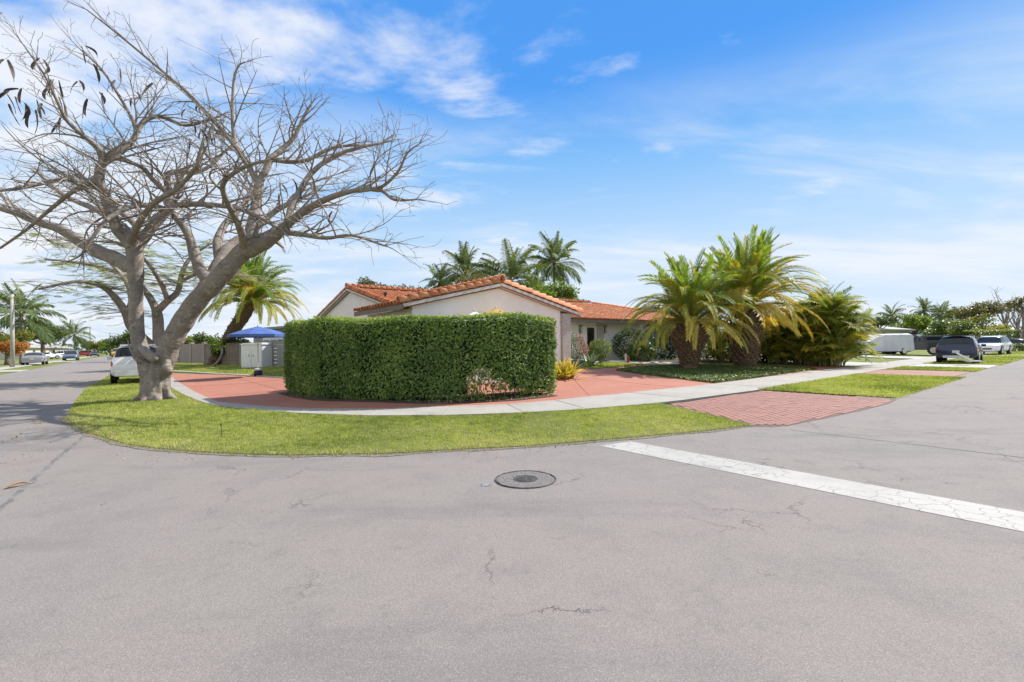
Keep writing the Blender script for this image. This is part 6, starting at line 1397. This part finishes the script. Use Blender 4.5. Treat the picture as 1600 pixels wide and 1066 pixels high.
prof_body('cab', [(-.75, 1.20), (-.62, 1.86), (.45, 1.90), (1.35, 1.20)], .95, PT['charcoal'], pk, .18)
prof_body('bed_cover', [(-2.74, 1.20), (-2.62, 1.74), (-.8, 1.80), (-.78, 1.20)], .94, PT['dark'], pk, .14)
for sg in (-1, 1):
    for a, b in ((-2.4, -1.0), (-.5, .35)): mb = MB(); box(mb, ((a+b)/2, sg*.90, 1.50), (b-a, .05, .34)); mb.build('side_window', MT['glass'], pk)
    mb = MB(); box(mb, (-2.80, sg*.90, .98), (.10, .18, .36)); mb.build('tail_light', MT['redlens'], pk)
mb = MB(); box(mb, (-2.86, 0, .60), (.12, 1.9, .16)); mb.build('bumper', MT['chrome'], pk)
mb = MB(); box(mb, (-2.80, 0, .96), (.03, 1.4, .42)); mb.build('tailgate', PT['charcoal'], pk)
wheels(pk, 1.75, -1.75, .99, .41)
# van under a silver cover
a_, b_ = at(1338, 551, 43), at(1414, 551, 43.5); mid = (a_+b_)/2; vz = gz_(mid[0], mid[1]); cvn = thing('covered_van', 'van parked under a light silver fabric cover on the neighbour lawn', 'van', (mid[0], mid[1], vz), math.atan2(a_[1]-b_[1], a_[0]-b_[0]))
n = 44; m_ = 30; L_ = 4.9; V = []
for i in range(n+1):
    t = i/n; x = -L_/2+L_*t; top = 1.92 if t < .55 else 1.92-.62*sstep((t-.55)/.42); top = top*(1-.10*(max(0, .05-t)/.05)); hw = .98*(1-.10*(abs(t-.5)*2)**5)
    for j in range(m_+1):
        s = j/m_*2-1; ang = abs(s); 
        if ang > .42: q = (ang-.42)/.58; y = hw*(1+.02*q); z = (top-.16)*(1-q)+.34*q; r = 1
        else: q = ang/.42; y = hw*(.98*min(1, q/.9)) if q < .9 else hw*(.882/.9+.118*(q-.9)/.1); z = top-.16*max(0, (q-.55)/.45)**2
        fold = .055*math.sin(x*6+s*3)*math.sin(x*2.3+1)*(ang > .42)+.07*mnoise.noise(Vector((x*1.6, s*2.2, 1)))*1.
        V.append((x, (y+fold*(.5+ang))*(1 if s >= 0 else -1), z+.02*mnoise.noise(Vector((x*2.5, s*3, 8)))))
mb = MB(); k = m_+1; mb.add(np.array(V), [(i*k+j, (i+1)*k+j, (i+1)*k+j+1, i*k+j+1) for i in range(n) for j in range(m_)]+[tuple(range(k))[::-1], tuple(range(n*k, (n+1)*k))]); mb.build('cover', MT['cover'], cvn, True)
wheels(cvn, 1.5, -1.45, .93, .33, False)
mb = MB(); box(mb, (0, 0, .42), (4.4, 1.7, .3)); mb.build('chassis', MT['darkplastic'], cvn)
# boards leaning against the navy car, and debris
def board(label, pa, pb, wd, th, mt, Ya, Yb=None, z0=.0, cat='board', name='loose_board'):
    A_ = at(*pa, Ya); B_ = at(*pb, Yb or Ya); x = B_-A_; Ln = np.linalg.norm(x); x /= Ln; y = np.cross([0, 0, 1.], x); y /= np.linalg.norm(y); z = np.cross(x, y); root = thing(name, label, cat, (A_+B_)/2); mb = MB(); box(mb, (0, 0, 0), (Ln, wd, th), [x, y, z]); mb.build('plank', mt, root); mb = MB(); box(mb, z*th*.8, (Ln*.9, .04, th), [x, y, z]); mb.build('batten', mt, root)
MT['palegreenboard'] = mat('pale_green_board', (.50, .56, .36), (.44, .50, .30), 4, .7)
board('long white board propped from the grass up to the navy suv bumper', (1494, 552), (1519, 564), .16, .04, MT['white'], 26.6, 26.2)
board('pale green board lying on the grass by the navy suv', (1496, 560), (1515, 565.5), .45, .04, MT['palegreenboard'], 26.2, 26.0)
board('short white plank flat on the grass at the right of the navy suv', (1519, 564.5), (1534, 565), .25, .05, MT['white'], 27.2, 27.6)
pts = np.concatenate([np.array(G(150, 690))+rng.normal(0, 1, (90, 2))*np.array([1.6, .9]), np.array(G(60, 665))+rng.normal(0, 1, (60, 2))*1.3, np.array(G(330, 715))+rng.normal(0, 1, (50, 2))*np.array([1.5, .25]), np.array(G(800, 706))+rng.normal(0, 1, (40, 2))*np.array([1.6, .2]), np.array(G(240, 635))+rng.normal(0, 1, (80, 2))*1.4])
mb = MB(); leaves(mb, np.c_[pts, np.where(inpoly(pts, verge_poly), .06, .012)], .035, None, 3); mb.build('leaf_litter', MT['drypaper'], None, False, 'stuff')
# dry leaves and twigs on the road
for k, (px, py, s_, lab) in enumerate(((45, 757, .22, 'curled brown palm leaf scrap on the road at the left edge'), (52, 662, .16, 'small tan leaf scrap on the road near the tree shadow'), (172, 683, .18, 'brown leaf scrap by the verge tip'), (22, 686, .12, 'small pale leaf scrap at the far left on the road'), (150, 677, .16, 'dry leaf scrap where the verge meets the road'))):
    x, y = G(px, py); root = thing('fallen_leaf', lab, 'leaf', (x, y, .005), rng.random()*6); mb = MB(); n = 7; t = np.linspace(0, 1, n); w_ = np.sin(t*math.pi*.95+.05)*s_*.18; V = []
    for i in range(n): V += [(t[i]*s_, -w_[i], .012+.03*math.sin(t[i]*4)), (t[i]*s_, 0, .004+.02*math.sin(t[i]*4)), (t[i]*s_, w_[i], .016+.03*math.sin(t[i]*4))]
    mb.add(V, [q for i in range(n-1) for q in ((i*3, i*3+3, i*3+4, i*3+1), (i*3+1, i*3+4, i*3+5, i*3+2))], .3+.1*k); mb.build('blade', MT['drypaper'], root); mb = MB(); tube(mb, [(0, 0, .006), (-s_*.3, .01, .01)], .004, 4); mb.build('stalk', MT['twig'], root)
